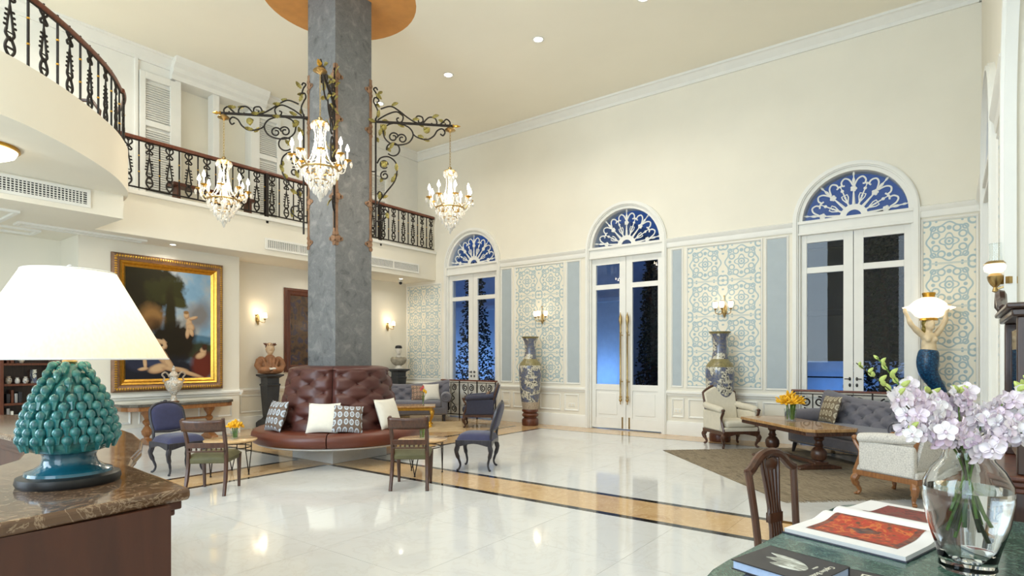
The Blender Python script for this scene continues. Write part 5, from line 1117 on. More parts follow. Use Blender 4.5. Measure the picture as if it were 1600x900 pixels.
t = thing('framed_painting', 'large oil painting of figures under trees in a wide carved gilt frame', 'painting', (-11.16, 4.725, 0.88)); hw, H_ = 0.925, 2.34
ringmesh('outer_frame', 'copper', t, hw, 0, H_, [(0, 0), (0, 0.05), (0.03, 0.08), (0.06, 0.085), (0.09, 0.07), (0.12, 0.055)])
ringmesh('inner_frame', 'gold', t, hw - 0.115, 0.115, H_ - 0.115, [(0, 0.055), (0.01, 0.075), (0.035, 0.06), (0.05, 0.035), (0.06, 0.045), (0.09, 0.02), (0.10, 0.012)])
b = MB(); i_ = 0
for (ya, za, yb, zb, n) in ((-hw + 0.05, 0.05, hw - 0.05, 0.05, 44), (-hw + 0.05, H_ - 0.05, hw - 0.05, H_ - 0.05, 44), (-hw + 0.05, 0.05, -hw + 0.05, H_ - 0.05, 56), (hw - 0.05, 0.05, hw - 0.05, H_ - 0.05, 56)):
    for k_ in range(n): q = (k_ + 0.5) / n; b.ell((0.082, ya + (yb - ya) * q, za + (zb - za) * q), 0.012, 0.016 if ya != yb else 0.026, 0.026 if ya != yb else 0.016, 6, 4)
b.build('carved_ornament', 'gold', t)
c = MB(); c.quad([(0.014, -hw + 0.21, 0.21), (0.014, hw - 0.21, 0.21), (0.014, hw - 0.21, H_ - 0.21), (0.014, -hw + 0.21, H_ - 0.21)], [(0, 0), (1, 0), (1, 1), (0, 1)]); c.build('painted_canvas', 'canvas', t, smooth=False)
def darkpic():
    m, t, b = nt('darkcanvas'); n = N(t, 'ShaderNodeTexNoise', i_Scale=5.0, i_Detail=6.0); L(t, coords(t), n.inputs['Vector'])
    r = ramp(t, [(0.35, rgb(52, 44, 46)), (0.5, rgb(96, 72, 50)), (0.6, rgb(60, 56, 72)), (0.7, rgb(120, 92, 62))], n.outputs[0]); L(t, r.outputs[0], b.inputs['Base Color']); b.inputs['Roughness'].default_value = 0.15
darkpic()
t = thing('framed_picture', 'tall dark brown framed picture half hidden behind the grey column', 'painting', (-11.6, 7.85, 1.15))
ringmesh('frame', 'mahogany', t, 0.62, 0, 1.84, [(0, 0), (0, 0.04), (0.05, 0.05), (0.10, 0.03), (0.13, 0.03), (0.16, 0.012)])
c = MB(); c.quad([(0.013, -0.47, 0.15), (0.013, 0.47, 0.15), (0.013, 0.47, 1.69), (0.013, -0.47, 1.69)], [(0, 0), (1, 0), (1, 1), (0, 1)]); c.build('picture', 'darkcanvas', t, smooth=False)

# ------------------------------------------------------------------ wall sconces
CUP = MB().lathe([(0.005, 0), (0.02, 0.01), (0.03, 0.03), (0.022, 0.035)], 10).mesh('candle_cup', 'brass')
GSH = MB().lathe([(0.025, 0.03), (0.045, 0.07), (0.05, 0.12), (0.042, 0.15), (0.038, 0.15), (0.044, 0.12), (0.04, 0.075), (0.022, 0.035)], 14).mesh('glass_shade', 'milk')
CSH = MB().lathe([(0.05, 0.05), (0.034, 0.15), (0.032, 0.15), (0.048, 0.05)], 14).mesh('cloth_shade', 'shadesmall')
CAPM = MB().lathe([(0.02, 0.152), (0.04, 0.152), (0.028, 0.165)], 12).mesh('shade_cap', 'brass')
def sconce(label, loc, rz, n, shade, group):
    # modelled facing -Y, wall at y = 0
    t = thing('wall_sconce', label, 'sconce', loc, rz, group)
    MB().ell((0, -0.012, 0), 0.045, 0.012, 0.10, 12, 8).lathe([(0.001, -0.14), (0.02, -0.1), (0.03, -0.03), (0.012, 0.03), (0.015, 0.05)], 10, (0, -0.03, 0)).build('backplate', 'brass', t)
    if n == 3: MB().tube([(0, -0.04, 0), (0, -0.04, 0.24)], 0.007, 6).ell((0, -0.04, 0.25), 0.014, 0.014, 0.02, 6, 5).build('stem', 'brass', t)
    for i in range(n):
        a = (i - (n - 1) / 2) * (1.15 if n == 3 else 1.5); r = 0.15 if n == 3 else 0.14; d = (sin(a) * r, -0.05 - cos(a) * r * 0.8)
        dz = 0.0 if n == 3 else (0.04 if i == 0 else -0.03)
        A = MB().tube(catmull([(0, -0.03, -0.03), (d[0] * 0.5, d[1] * 0.6, -0.07), (d[0] * 0.95, d[1], -0.05 + dz), (d[0], d[1], 0.0 + dz)], 4), 0.007, 6).build('arm', 'brass', t)
        put(CUP, 'candle_cup', A, (d[0], d[1], dz)); put(GSH if shade == 'glass' else CSH, 'shade', A, (d[0], d[1], dz))
        if shade == 'glass': put(CAPM, 'shade_cap', A, (d[0], d[1], dz))
        else: put(CANDLE, 'candle', A, (d[0], d[1], dz + 0.02), (0, 0, 0), (0.8, 0.8, 0.6))
    c = Matrix.Rotation(rz, 3, 'Z') @ Vector((0, -0.22, 0.12)); light('sconce_lamp', 'POINT', (loc[0] + c.x, loc[1] + c.y, loc[2] + c.z), 13, (1, 0.82, 0.58), 0.07)
sconce('brass three-light sconce above the floor vase beside the door with brass pulls', (-7.22, YB, 2.34), 0, 3, 'glass', 'brass sconces on the arched wall')
sconce('brass three-light sconce above the floor vase behind the cream armchair', (-3.27, YB, 2.32), 0, 3, 'glass', 'brass sconces on the arched wall')
sconce('two-light sconce with small shades above the terracotta bust', (-11.6, 6.62, 2.28), PI / 2, 2, 'cloth', 'shaded sconces below the balcony')
sconce('two-light sconce with small shades above the white bust', (-11.6, 10.15, 2.28), PI / 2, 2, 'cloth', 'shaded sconces below the balcony')
t = thing('oil_lamp_sconce', 'brass oil-lamp style sconce with tall glass chimney beside the dark cabinet', 'sconce', (XR - 0.052, 5.55, 2.02), -PI / 2)
MB().lathe([(0.001, -0.03), (0.05, -0.03), (0.05, 0.02), (0.001, 0.02)], 4, (0, 0.05 - 0.02, 0)).tube([(0, 0.03, -0.04), (0, -0.03, -0.06), (0, -0.045, -0.04)], 0.008, 6).build('bracket', 'brass', t)
MB().lathe([(0.001, -0.09), (0.02, -0.08), (0.012, -0.05), (0.03, -0.03), (0.045, 0.0), (0.05, 0.03), (0.03, 0.05)], 14, (0, -0.045, 0)).build('font', 'brass', t)
MB().lathe([(0.03, 0.05), (0.065, 0.07), (0.07, 0.10), (0.055, 0.125)], 14, (0, -0.045, 0)).build('globe', 'milk', t); MB().lathe([(0.07, 0.12), (0.05, 0.14), (0.04, 0.14)], 14, (0, -0.045, 0)).build('gallery', 'brass', t); MB().lathe([(0.04, 0.14), (0.034, 0.2), (0.038, 0.27)], 14, (0, -0.045, 0)).build('chimney', 'clear', t)
light('sconce_lamp', 'POINT', (XR - 0.16, 5.55, 2.12), 2.5, (1, 0.78, 0.5), 0.05)

# ------------------------------------------------------------------ busts on pedestals
def pedestal(label, loc, h):
    t = thing('pedestal', label, 'pedestal', loc, 0); b = MB()
    def sq(a, z): return [(-a, -a, z), (a, -a, z), (a, a, z), (-a, a, z)]
    lv = [(0.20, 0), (0.20, 0.12), (0.17, 0.16), (0.12, 0.2), (0.10, 0.24), (0.105, 0.26), (0.14, h - 0.24), (0.15, h - 0.23), (0.15, h - 0.2), (0.13, h - 0.19), (0.13, h - 0.08), (0.18, h - 0.04), (0.20, h - 0.03), (0.20, h)]
    vs = []; fs = []
    for a, z in lv: vs += sq(a, z)
    for i in range(len(lv) - 1): fs += [(i * 4 + k, i * 4 + (k + 1) % 4, i * 4 + 4 + (k + 1) % 4, i * 4 + 4 + k) for k in range(4)]
    fs += [(3, 2, 1, 0), tuple(len(vs) - 4 + k for k in range(4))]; b.add(vs, fs); b.build('shaft', 'blackstone', t, smooth=False, bev=0.004)
    return t
PB1 = (-11.33, 6.75); PB2 = (-11.28, 10.25)
pedestal('tall tapering black pedestal under the terracotta bust', (*PB1, 0), 1.12); pedestal('black stone pedestal under the white bust', (*PB2, 0), 1.18)
def headmesh(b, z, s=1.0):
    b.ell((0, -0.01, z), 0.078 * s, 0.095 * s, 0.12 * s, 16, 12).ell((0, -0.045, z - 0.06 * s), 0.055 * s, 0.055 * s, 0.06 * s, 12, 8).ell((0, -0.105 * s, z - 0.01), 0.013 * s, 0.02 * s, 0.03 * s, 8, 6)
    b.ell((0, -0.092 * s, z - 0.065 * s), 0.025 * s, 0.012 * s, 0.009 * s, 8, 5)
    for q in (-1, 1): b.ell((q * 0.03 * s, -0.085 * s, z + 0.03 * s), 0.02 * s, 0.012 * s, 0.01 * s, 8, 5).ell((q * 0.078 * s, 0.0, z - 0.01), 0.012 * s, 0.022 * s, 0.032 * s, 8, 6)
t = thing('laurel_bust', 'terracotta bust of a laurel-wreathed figure with folded arms on the tall pedestal', 'bust', (*PB1, 1.12), face(0.75, -0.3))
b = MB(); b.ell((0, 0.02, 0.22), 0.185, 0.125, 0.16).ell((0, 0.0, 0.05), 0.25, 0.15, 0.055).ell((0, -0.02, 0.34), 0.10, 0.08, 0.07)
for s in (-1, 1): b.ell((s * 0.17, 0.02, 0.29), 0.085, 0.09, 0.085).tube([(s * 0.19, 0.02, 0.30), (s * 0.235, 0.0, 0.18), (s * 0.20, -0.09, 0.10), (s * 0.02, -0.15, 0.10)], [0.08, 0.078, 0.066, 0.05], 10)
for i_ in range(5): b.tube(catmull([(-0.15 + 0.075 * i_, -0.07, 0.34), (-0.12 + 0.06 * i_, -0.115, 0.24), (-0.10 + 0.05 * i_, -0.12, 0.16)], 4), 0.022, 6)
b.build('robe', 'terracotta', t, remesh=0.011)
hb = MB().tube([(0, 0.01, 0.33), (0, 0.0, 0.46)], [0.055, 0.05], 12); headmesh(hb, 0.53, 1.05); hb.build('head', 'bustface', t, remesh=0.009)
MB().ell((0, 0.03, 0.575), 0.092, 0.095, 0.085).ell((0, 0.075, 0.50), 0.075, 0.05, 0.08).build('hair', 'mahogany', t, remesh=0.011)
MB().ell((-0.03, -0.16, 0.115), 0.06, 0.03, 0.028).ell((0.05, -0.165, 0.12), 0.05, 0.028, 0.026).build('hands', 'bustwhite', t, remesh=0.009)
lm = MB().ell((0, 0, 0.03), 0.016, 0.006, 0.04, 6, 5).mesh('laurel_leaf', 'mahogany', smooth=False)
for i in range(15): a = 2 * PI * i / 15; put(lm, 'laurel_leaf', t, (0.088 * cos(a), 0.01 + 0.10 * sin(a), 0.60 + 0.02 * (sin(a) > 0)), (0.4 * sin(i), 0.9 + 0.2 * cos(i * 2.0), a), (0.75, 0.75, 0.75))
t = thing('white_bust', 'white bust with a dark headband on the black pedestal in the corner', 'bust', (*PB2, 1.18), face(0.7, -0.6))
MB().lathe([(0.11, 0), (0.12, 0.02), (0.08, 0.04), (0.065, 0.09)], 18).build('socle', 'bustwhite', t)
b = MB(); b.ell((0, 0.01, 0.20), 0.19, 0.11, 0.12).ell((-0.14, 0.01, 0.24), 0.07, 0.08, 0.07).ell((0.14, 0.01, 0.24), 0.07, 0.08, 0.07).ell((0, 0, 0.11), 0.09, 0.07, 0.06); b.build('drapery', 'bustgrey', t, remesh=0.012)
b = MB().tube([(0, 0.02, 0.26), (0, 0.0, 0.42)], [0.07, 0.055], 12); headmesh(b, 0.47, 0.92); b.build('head', 'bustwhite', t, remesh=0.010)
MB().lathe([(0.086, 0.535), (0.09, 0.555), (0.075, 0.60), (0.03, 0.615)], 18, (0, 0.0, -0.01), sy=1.12).build('headband', 'black', t)

# ------------------------------------------------------------------ floor vases
def floorvase(label, loc, sl):
    s_ = thing('vase_stand', sl, 'stand', (loc[0], loc[1], 0))
    MB().lathe([(0.17, 0), (0.18, 0.02), (0.18, 0.12), (0.165, 0.15), (0.14, 0.16), (0.14, 0.18), (0.17, 0.2), (0.18, 0.23), (0.165, 0.26), (0.145, 0.27), (0.15, 0.29), (0.175, 0.3), (0.18, 0.325), (0.17, 0.35)], 28).build('stand', 'mahogany', s_)
    t = thing('floor_vase', label, 'vase', (loc[0], loc[1], 0.35), 0.4)
    MB().lathe([(0.16, 0), (0.165, 0.02), (0.185, 0.12), (0.19, 0.16)], 32).build('fluted_base', 'vasebase', t)
    MB().lathe([(0.19, 0.16), (0.215, 0.35), (0.24, 0.65), (0.245, 0.85), (0.24, 0.95)], 36).build('body', 'vaseblue', t)
    MB().lathe([(0.24, 0.95), (0.215, 1.0), (0.17, 1.05), (0.14, 1.09)], 36).build('shoulder', 'vasegold', t)
    MB().lathe([(0.14, 1.09), (0.12, 1.2), (0.118, 1.35), (0.13, 1.46), (0.16, 1.53)], 36).build('neck', 'vaseblue', t)
    MB().lathe([(0.16, 1.53), (0.185, 1.555), (0.19, 1.57), (0.175, 1.57), (0.12, 1.48), (0.1, 1.3)], 36).build('rim', 'vasegold', t)
floorvase('tall blue and gold oriental floor vase between the first and second arched doors', (-7.30, 10.42), 'round carved wooden stand under the floor vase left of the brass-pull door')
floorvase('tall blue and gold oriental floor vase behind the cream armchair', (-3.24, 10.42), 'round carved wooden stand under the floor vase behind the cream armchair')

# ------------------------------------------------------------------ iron rails before the two outer arched doors
def winrail(label, xc):
    t = thing('window_railing', label, 'railing', (xc, YB - 0.14, 0)); w2 = 0.84
    MB().box(-w2 - 0.04, w2 + 0.04, -0.035, 0.035, 0.90, 0.935).build('handrail', 'handrail', t, bev=0.01)
    for x in (-w2, -0.28, 0.28, w2): MB().box(x - 0.011, x + 0.011, -0.011, 0.011, 0, 0.90).build('post', 'iron', t, smooth=False)
    MB().box(-w2, w2, -0.012, 0.012, 0.08, 0.10).box(-w2, w2, -0.01, 0.01, 0.86, 0.875).build('bottom_rail', 'iron', t, smooth=False)
    b = MB()
    for s in (-1, 1):
        for zz, f in ((0.74, 1), (0.22, -1)):
            b.tube([(x, 0, z) for x, z in spiral((s * 0.10, zz), 0.085, 0.02, PI / 2 * f + 0.2, -1.5 * s * f, 26)], 0.013, 5)
        b.tube([(v.x, 0, v.z) for v in catmull([(s * 0.13, 0, 0.64), (s * 0.03, 0, 0.56), (s * 0.12, 0, 0.48), (s * 0.03, 0, 0.40), (s * 0.13, 0, 0.31)], 4)], 0.012, 5)
    b.ell((0, 0, 0.48), 0.03, 0.02, 0.05, 8, 6).tube([(0, 0, 0.1), (0, 0, 0.87)], 0.009, 5); me = b.mesh('scroll_panel', 'iron')
    for x in (-0.56, 0, 0.56): put(me, 'scroll_panel', t, (x, 0, 0))
winrail('wrought iron rail with wooden top before the arched door by the navy armchair', DC[0]); winrail('wrought iron rail with wooden top before the arched door behind the sofa', DC[2])

# ------------------------------------------------------------------ mermaid lamp in the corner
MX, MY = -0.25, 10.4
t = thing('lamp_pedestal', 'square dark pedestal in the corner carrying the mermaid lamp', 'pedestal', (MX + 0.1, MY, 0)); MB().box(-0.16, 0.16, -0.16, 0.16, 0.05, 0.90).build('body', 'darkwood', t, bev=0.01); MB().box(-0.18, 0.18, -0.18, 0.18, 0.9, 0.94).box(-0.18, 0.18, -0.18, 0.18, 0, 0.06).build('mouldings', 'darkwood', t, bev=0.01)
t = thing('mermaid_lamp', 'mermaid statue with blue tail holding a glowing shell lamp overhead', 'lamp', (MX, MY, 0.94), math.atan2(685, 916))
b = MB(); Z = -0.94
b.ell((0.0, 0, 1.66 + Z), 0.10, 0.075, 0.11).ell((0.0, 0, 1.76 + Z), 0.115, 0.075, 0.07).tube([(0.0, 0, 1.52 + Z), (0, 0, 1.64 + Z)], [0.105, 0.09], 14).tube([(0.0, 0, 1.78 + Z), (0.0, -0.005, 1.88 + Z)], [0.045, 0.04], 10)
for s in (-1, 1): b.ell((s * 0.05, -0.06, 1.72 + Z), 0.04, 0.035, 0.04)
b.tube(catmull([(-0.10, 0, 1.79 + Z), (-0.19, 0.0, 1.87 + Z), (-0.27, -0.01, 1.95 + Z), (-0.31, 0, 2.06 + Z), (-0.35, 0, 2.13 + Z)], 3), [0.045] * 4 + [0.036] * 4 + [0.026] * 5, 8)
b.tube(catmull([(0.10, 0, 1.79 + Z), (0.15, -0.02, 1.87 + Z), (0.19, -0.06, 1.98 + Z), (0.18, -0.10, 2.10 + Z), (0.20, -0.12, 2.18 + Z)], 3), [0.045] * 4 + [0.036] * 4 + [0.024] * 5, 8)
for s, bx_, by_, bz_ in ((-1, -0.35, 0, 2.13 + Z), (1, 0.20, -0.12, 2.18 + Z)):
    for q in range(4): b.tube([(bx_ + (q - 1.5) * 0.014, by_, bz_), (bx_ + (q - 1.5) * 0.018, by_ - 0.01, bz_ + 0.05)], 0.009, 5)
hb = MB(); headmesh(hb, 0, 0.75); b.add([(x, y - 0.01, z + 1.945 + Z) for x, y, z in hb.v], hb.f)
b.build('torso', 'skin', t, remesh=0.011)
MB().ell((0, 0.03, 1.965 + Z), 0.075, 0.07, 0.09).ell((0.0, 0.06, 1.88 + Z), 0.06, 0.04, 0.08).build('hair', 'giltleaf', t)
def tailmat():
    m, tt, bb = nt('tail'); v = N(tt, 'ShaderNodeTexVoronoi', i_Scale=40.0); L(tt, coords(tt), v.inputs['Vector']); r = ramp(tt, [(0.0, rgb(40, 108, 146)), (0.5, rgb(18, 66, 104)), (0.9, rgb(12, 40, 66))], v.outputs['Distance']); L(tt, r.outputs[0], bb.inputs['Base Color']); bb.inputs['Roughness'].default_value = 0.3
tailmat()
tp = catmull([(0.0, 0, 1.57 + Z), (-0.01, 0, 1.48 + Z), (-0.02, 0, 1.36 + Z), (0.0, 0, 1.24 + Z), (0.07, 0, 1.12 + Z), (0.14, 0.0, 1.02 + Z), (0.17, 0, 0.95 + Z)], 4)
MB().tube(tp, [0.105, 0.12, 0.128, 0.132, 0.135, 0.138, 0.138, 0.137, 0.135, 0.132, 0.128, 0.124, 0.12, 0.115, 0.11, 0.105, 0.10, 0.096, 0.092, 0.09, 0.088, 0.086, 0.085, 0.085, 0.085], 16).build('tail', 'tail', t)
MB().lathe([(0.12, 2.03 + Z), (0.19, 2.06 + Z), (0.25, 2.13 + Z), (0.36, 2.175 + Z), (0.365, 2.185 + Z)], 28, sy=0.55).build('shell_lower', 'milk', t); MB().lathe([(0.365, 2.187 + Z), (0.28, 2.21 + Z), (0.2, 2.28 + Z), (0.1, 2.33 + Z), (0.02, 2.34 + Z)], 28, sy=0.55).build('shell_upper', 'milk', t)
MB().lathe([(0.07, 2.335 + Z), (0.085, 2.39 + Z), (0.08, 2.40 + Z), (0.06, 2.35 + Z)], 14).lathe([(0.13, 2.0 + Z), (0.12, 2.035 + Z), (0.10, 2.035 + Z)], 14, sy=0.6).build('crown', 'gold', t)
MB().tube([(0.12, 0.1, 1.75 + Z), (0.13, 0.11, 1.4 + Z), (0.16, 0.1, 1.1 + Z)], 0.006, 5).build('cord', 'black', t)
light('mermaid_lamp_light', 'POINT', (MX - 0.1, MY - 0.42, 2.18), 7, (1, 0.85, 0.6), 0.15)

# ------------------------------------------------------------------ dark cabinet in the right archway
t = thing('display_cabinet', 'dark carved wooden cabinet with glazed top in the right archway', 'cabinet', (XR - 0.19, 3.45, 0))
MB().box(0.03, 0.60, 0.03, 1.75, 0.06, 0.86).build('base', 'darkwood', t, bev=0.01); MB().box(0.0, 0.63, 0.0, 1.78, 0, 0.08).build('plinth', 'darkwood', t, bev=0.01)
MB().box(0.02, 0.61, 0.02, 1.76, 0.84, 0.87).box(0.0, 0.63, 0.0, 1.78, 0.87, 0.90).box(-0.02, 0.64, -0.02, 1.8, 0.90, 0.925).build('top_moulding', 'mahogany', t, bev=0.008)
for y in (0.1, 0.93): d_ = MB().box(0.015, 0.035, y, y + 0.76, 0.14, 0.80).build('door', 'mahogany', t, bev=0.006); MB().ell((0.008, y + (0.7 if y < 0.5 else 0.06), 0.5), 0.012, 0.012, 0.012, 8, 6).build('knob', 'brass', d_)
u0, u1, zt_ = 0.02, 0.80, 1.64
for x, y in ((0.07, u0), (0.07, u1 - 0.05), (0.5, u0), (0.5, u1 - 0.05)): MB().box(x, x + 0.05, y, y + 0.05, 0.925, zt_).build('upright', 'darkwood', t, bev=0.006)
MB().box(0.56, 0.58, u0, u1, 0.925, zt_).build('back_panel', 'darkwood', t, smooth=False)
MB().box(0.085, 0.09, u0 + 0.05, u1 - 0.05, 0.98, zt_ - 0.05).build('glass_door', 'pane', t, smooth=False); MB().box(0.12, 0.5, u1 - 0.03, u1 - 0.025, 0.98, zt_ - 0.05).build('glass_side', 'pane', t, smooth=False)
MB().box(0.05, 0.6, u0 - 0.02, u1 + 0.02, zt_, zt_ + 0.035).box(0.03, 0.62, u0 - 0.04, u1 + 0.04, zt_ + 0.035, zt_ + 0.06).build('cornice', 'darkwood', t, bev=0.008); MB().box(0.12, 0.5, u0 + 0.05, u1 - 0.05, 0.925, 0.97).build('sill_board', 'darkwood', t, bev=0.008)
MB().tube(catmull([(0.05, u1 + 0.0, zt_ + 0.06), (0.05, u1 - 0.02, zt_ + 0.13), (0.05, u1 - 0.08, zt_ + 0.16), (0.05, u1 - 0.14, zt_ + 0.11), (0.05, u1 - 0.3, zt_ + 0.07)], 4), [0.012] * 2 + [0.026] * 13 + [0.02] * 2, 7).build('crest_scroll', 'darkwood', t)

# ------------------------------------------------------------------ sockets, book case in the alcove
for x, lb in ((-8.24, 'white double socket on the wainscot beside the door by the navy armchair'), (-6.48, 'white double socket on the wainscot left of the brass-pull door'), (-4.14, 'white double socket on the wainscot right of the brass-pull door')):
    t = thing('wall_socket', lb, 'socket', (x, YB, 0.42)); MB().box(-0.075, 0.075, -0.012, 0, 0, 0.075).build('plate', 'white', t, bev=0.004)
    for s in (-1, 1): MB().box(s * 0.036 - 0.022, s * 0.036 + 0.022, -0.015, -0.011, 0.016, 0.058).build('outlet', 'panelcream', t, bev=0.002)
t = thing('book_case', 'dark wooden open book case in the alcove behind the counter', 'shelf', (-11.95, 2.15, 0))
MB().box(0, 0.02, -1.05, 1.05, 0, 1.7).build('back_panel', 'darkwood', t, smooth=False)
for y in (-1.05, -0.36, 0.33, 1.02): MB().box(0, 0.34, y, y + 0.05, 0, 1.7).build('upright', 'mahogany', t, bev=0.006)
for z in (0.0, 0.42, 0.72, 1.02, 1.34, 1.66): MB().box(0, 0.33, -1.05, 1.07, z, z + 0.035).build('shelf_board', 'mahogany', t, bev=0.004)
random.seed(12); cols = ['cover', 'vaseblue', 'whitefab', 'silver', 'mahogany', 'covernavy', 'urnpaint']
nb = 0
for z in (0.455, 0.755, 1.055, 1.375):
    for y0 in (-0.98, -0.29, 0.40):
        y = y0 + 0.03
        for k_ in range(4):
            kind = random.random(); X = -11.95 + 0.17
            if kind < 0.5:
                h = random.uniform(0.14, 0.22); w_ = random.uniform(0.03, 0.05); o = MB().box(-0.07, 0.09, -w_ / 2, w_ / 2, 0, h).build('shelf_book', random.choice(cols), bev=0.003); o.location = (X, 2.15 + y + w_ / 2, z); tag(o, 'upright book on the dark book case behind the counter', 'book', 'books on the alcove book case'); y += w_ + 0.012
            else:
                r = random.uniform(0.03, 0.05); o = MB().lathe([(r * 0.6, 0), (r, r * 0.7), (r * 0.9, r * 1.8), (r * 0.5, r * 2.3), (r * 0.7, r * 2.7)], 14).build('small_vase', random.choice(('silver', 'urnpaint', 'bustwhite'))); o.location = (X, 2.15 + y + r, z); tag(o, 'small pale pot on the dark book case behind the counter', 'pot', 'pots on the alcove book case'); y += 2 * r + 0.03

# ------------------------------------------------------------------ reception counter and the pine-cone lamp
t = thing('reception_counter', 'curved reception counter with brown marble top and dark wooden body', 'counter', (-2.2, 0.4, 0)); O = (-2.2, 0.4)
outer = [(-1.82, -0.8), (-1.84, 0.3), (-1.885, 0.86)]; far = [(-2.2, 0.885), (-2.47, 0.905), (-2.62, 0.97), (-2.85, 1.09), (-3.15, 1.21), (-3.5, 1.30), (-3.95, 1.36), (-4.6, 1.36), (-5.4, 1.2)]
inner = [(-5.4, 0.65), (-4.6, 0.86), (-3.9, 0.88), (-3.4, 0.83), (-2.95, 0.68), (-2.62, 0.42), (-2.42, 0.0), (-2.36, -0.8)]
top = [(x - O[0], y - O[1]) for x, y in outer + far + inner]
MB().prism(top, 1.012, 1.05).build('marble_top', 'marblebrown', t, smooth=False, bev=0.012, bseg=3)
def inset(pts, d):
    n = len(pts); out = []
    A = sum(pts[i][0] * pts[(i + 1) % n][1] - pts[(i + 1) % n][0] * pts[i][1] for i in range(n)); s = 1 if A > 0 else -1
    for i in range(n):
        p0, p1, p2 = Vector(pts[i - 1]), Vector(pts[i]), Vector(pts[(i + 1) % n]); e1 = (p1 - p0).normalized(); e2 = (p2 - p1).normalized(); nn = Vector((-e1.y - e2.y, e1.x + e2.x)) * s
        nn.normalize(); k2 = max(0.5, nn.dot(Vector((-e1.y, e1.x)) * s)); out.append(tuple(p1 + nn * d / k2))
    return out
MB().box(-1.93 - O[0], -1.858 - O[0], -0.78 - O[1], 0.79 - O[1], 0, 1.011).build('end_panel', 'counterwood', t, smooth=False)
MB().prism(inset(top, 0.07), 0.0, 1.0).build('body', 'counterwood', t, smooth=False)
for dd, z0, z1 in ((0.02, 0.985, 1.012), (0.035, 0.965, 0.985), (0.05, 0.94, 0.965)): MB().prism(inset(top, dd), z0, z1).build('moulding', 'counterwood', t, smooth=False, bev=0.005)
w_ = [(x - O[0], y - O[1]) for x, y in [(-3.9, 0.86), (-3.4, 0.80), (-2.95, 0.64), (-2.66, 0.38), (-2.5, 0.0), (-2.9, -0.2), (-3.6, 0.2), (-4.3, 0.35)]]
MB().prism(w_, 0.72, 0.75).build('work_surface', 'cover', t, smooth=False)

LX, LY, LZ = -2.275, 0.66, 1.05
t = thing('table_lamp', 'turquoise pine-cone ceramic lamp with a wide white shade on the counter', 'lamp', (LX, LY, LZ))
MB().lathe([(0.001, 0), (0.135, 0), (0.14, 0.012), (0.137, 0.028), (0.12, 0.034), (0.001, 0.034)], 40).build('plinth', 'black', t)
MB().lathe([(0.118, 0.033), (0.115, 0.043), (0.095, 0.05), (0.076, 0.064), (0.070, 0.085), (0.076, 0.104)], 36).build('foot', 'tealbase', t)
bprof = [(0.072, 0.098), (0.104, 0.110), (0.119, 0.132), (0.117, 0.17), (0.105, 0.22), (0.086, 0.27), (0.062, 0.325), (0.036, 0.372), (0.014, 0.385)]
MB().lathe(bprof, 36).build('body', 'teal', t)
kn = MB().ell((0, 0, 0), 0.0150, 0.0150, 0.0165, 9, 7).tube([(0, 0, -0.002), (-0.002, 0, -0.018), (-0.004, 0, -0.036)], [0.0135, 0.0085, 0.0055], 6).mesh('knob', 'teal')
def rad(z):
    for (r0, z0), (r1, z1) in zip(bprof, bprof[1:]):
        if z0 <= z <= z1: return r0 + (r1 - r0) * (z - z0) / (z1 - z0)
    return 0.03
for j in range(10):
    z = 0.140 + j * 0.0255; r = rad(z); n = max(6, int(2 * PI * r / 0.039)); th_ = math.atan((rad(z + 0.012) - rad(z - 0.012)) / 0.024); k2 = 1.0 if j < 7 else 0.88
    for i in range(n): a = 2 * PI * (i + 0.5 * (j % 2)) / n; put(kn, 'knob', t, ((r + 0.008) * cos(a), (r + 0.008) * sin(a), z + 0.008), (0, th_, a), (k2,) * 3)
MB().lathe([(0.012, 0.38), (0.022, 0.39), (0.012, 0.40), (0.008, 0.44), (0.008, 0.682)], 14).build('stem', 'brass', t); MB().ell((0, 0, 0.692), 0.009, 0.009, 0.011, 10, 7).build('finial', 'silver', t)
MB().lathe([(0.275, 0.398), (0.125, 0.678)], 48).build('shade', 'lampshade', t, solid=0.003)
MB().tube([(0.125 * cos(a), 0.125 * sin(a), 0.678) for a in [2 * PI * i / 40 for i in range(40)]], 0.003, 5, closed=True).tube([(0.275 * cos(a), 0.275 * sin(a), 0.398) for a in [2 * PI * i / 48 for i in range(48)]], 0.003, 5, closed=True).tube([(-0.125, 0, 0.676), (0.125, 0, 0.676)], 0.003, 5).build('shade_ring', 'paper', t)
MB().ell((0, 0, 0.55), 0.03, 0.03, 0.042).build('bulb', 'bulb', t)
light('table_lamp_light', 'POINT', (LX, LY, LZ + 0.53), 18, (1, 0.94, 0.84), 0.06)
# ------------------------------------------------------------------ green marble table in the foreground
def rounded(pts, rads, n=8):
    out = []
    for i, p in enumerate(pts):
        p0, p1, p2 = Vector(pts[i - 1]), Vector(p), Vector(pts[(i + 1) % len(pts)]); a = (p0 - p1).normalized(); c = (p2 - p1).normalized(); r = rads[i]
        s, e = p1 + a * r, p1 + c * r
        for k_ in range(n + 1): q = k_ / n; out.append(tuple((1 - q) ** 2 * s + 2 * q * (1 - q) * p1 + q * q * e))
    return out
TZ = 0.75; TO = (-0.15, 2.4)
t = thing('marble_table', 'green marble topped table in front of the archway', 'table', (*TO, 0))
tp_ = [(x - TO[0], y - TO[1]) for x, y in rounded([(-0.715, 1.55), (0.34, 1.3), (0.34, 3.32), (-0.41, 3.30)], [0.55, 0.1, 0.1, 0.22])]
MB().prism(tp_, TZ - 0.03, TZ).build('marble_top', 'marblegreen', t, smooth=False, bev=0.006, bseg=3)
MB().prism([(x * 0.9, y * 0.93) for x, y in tp_], TZ - 0.10, TZ - 0.03).build('apron', 'mahogany', t, smooth=False)
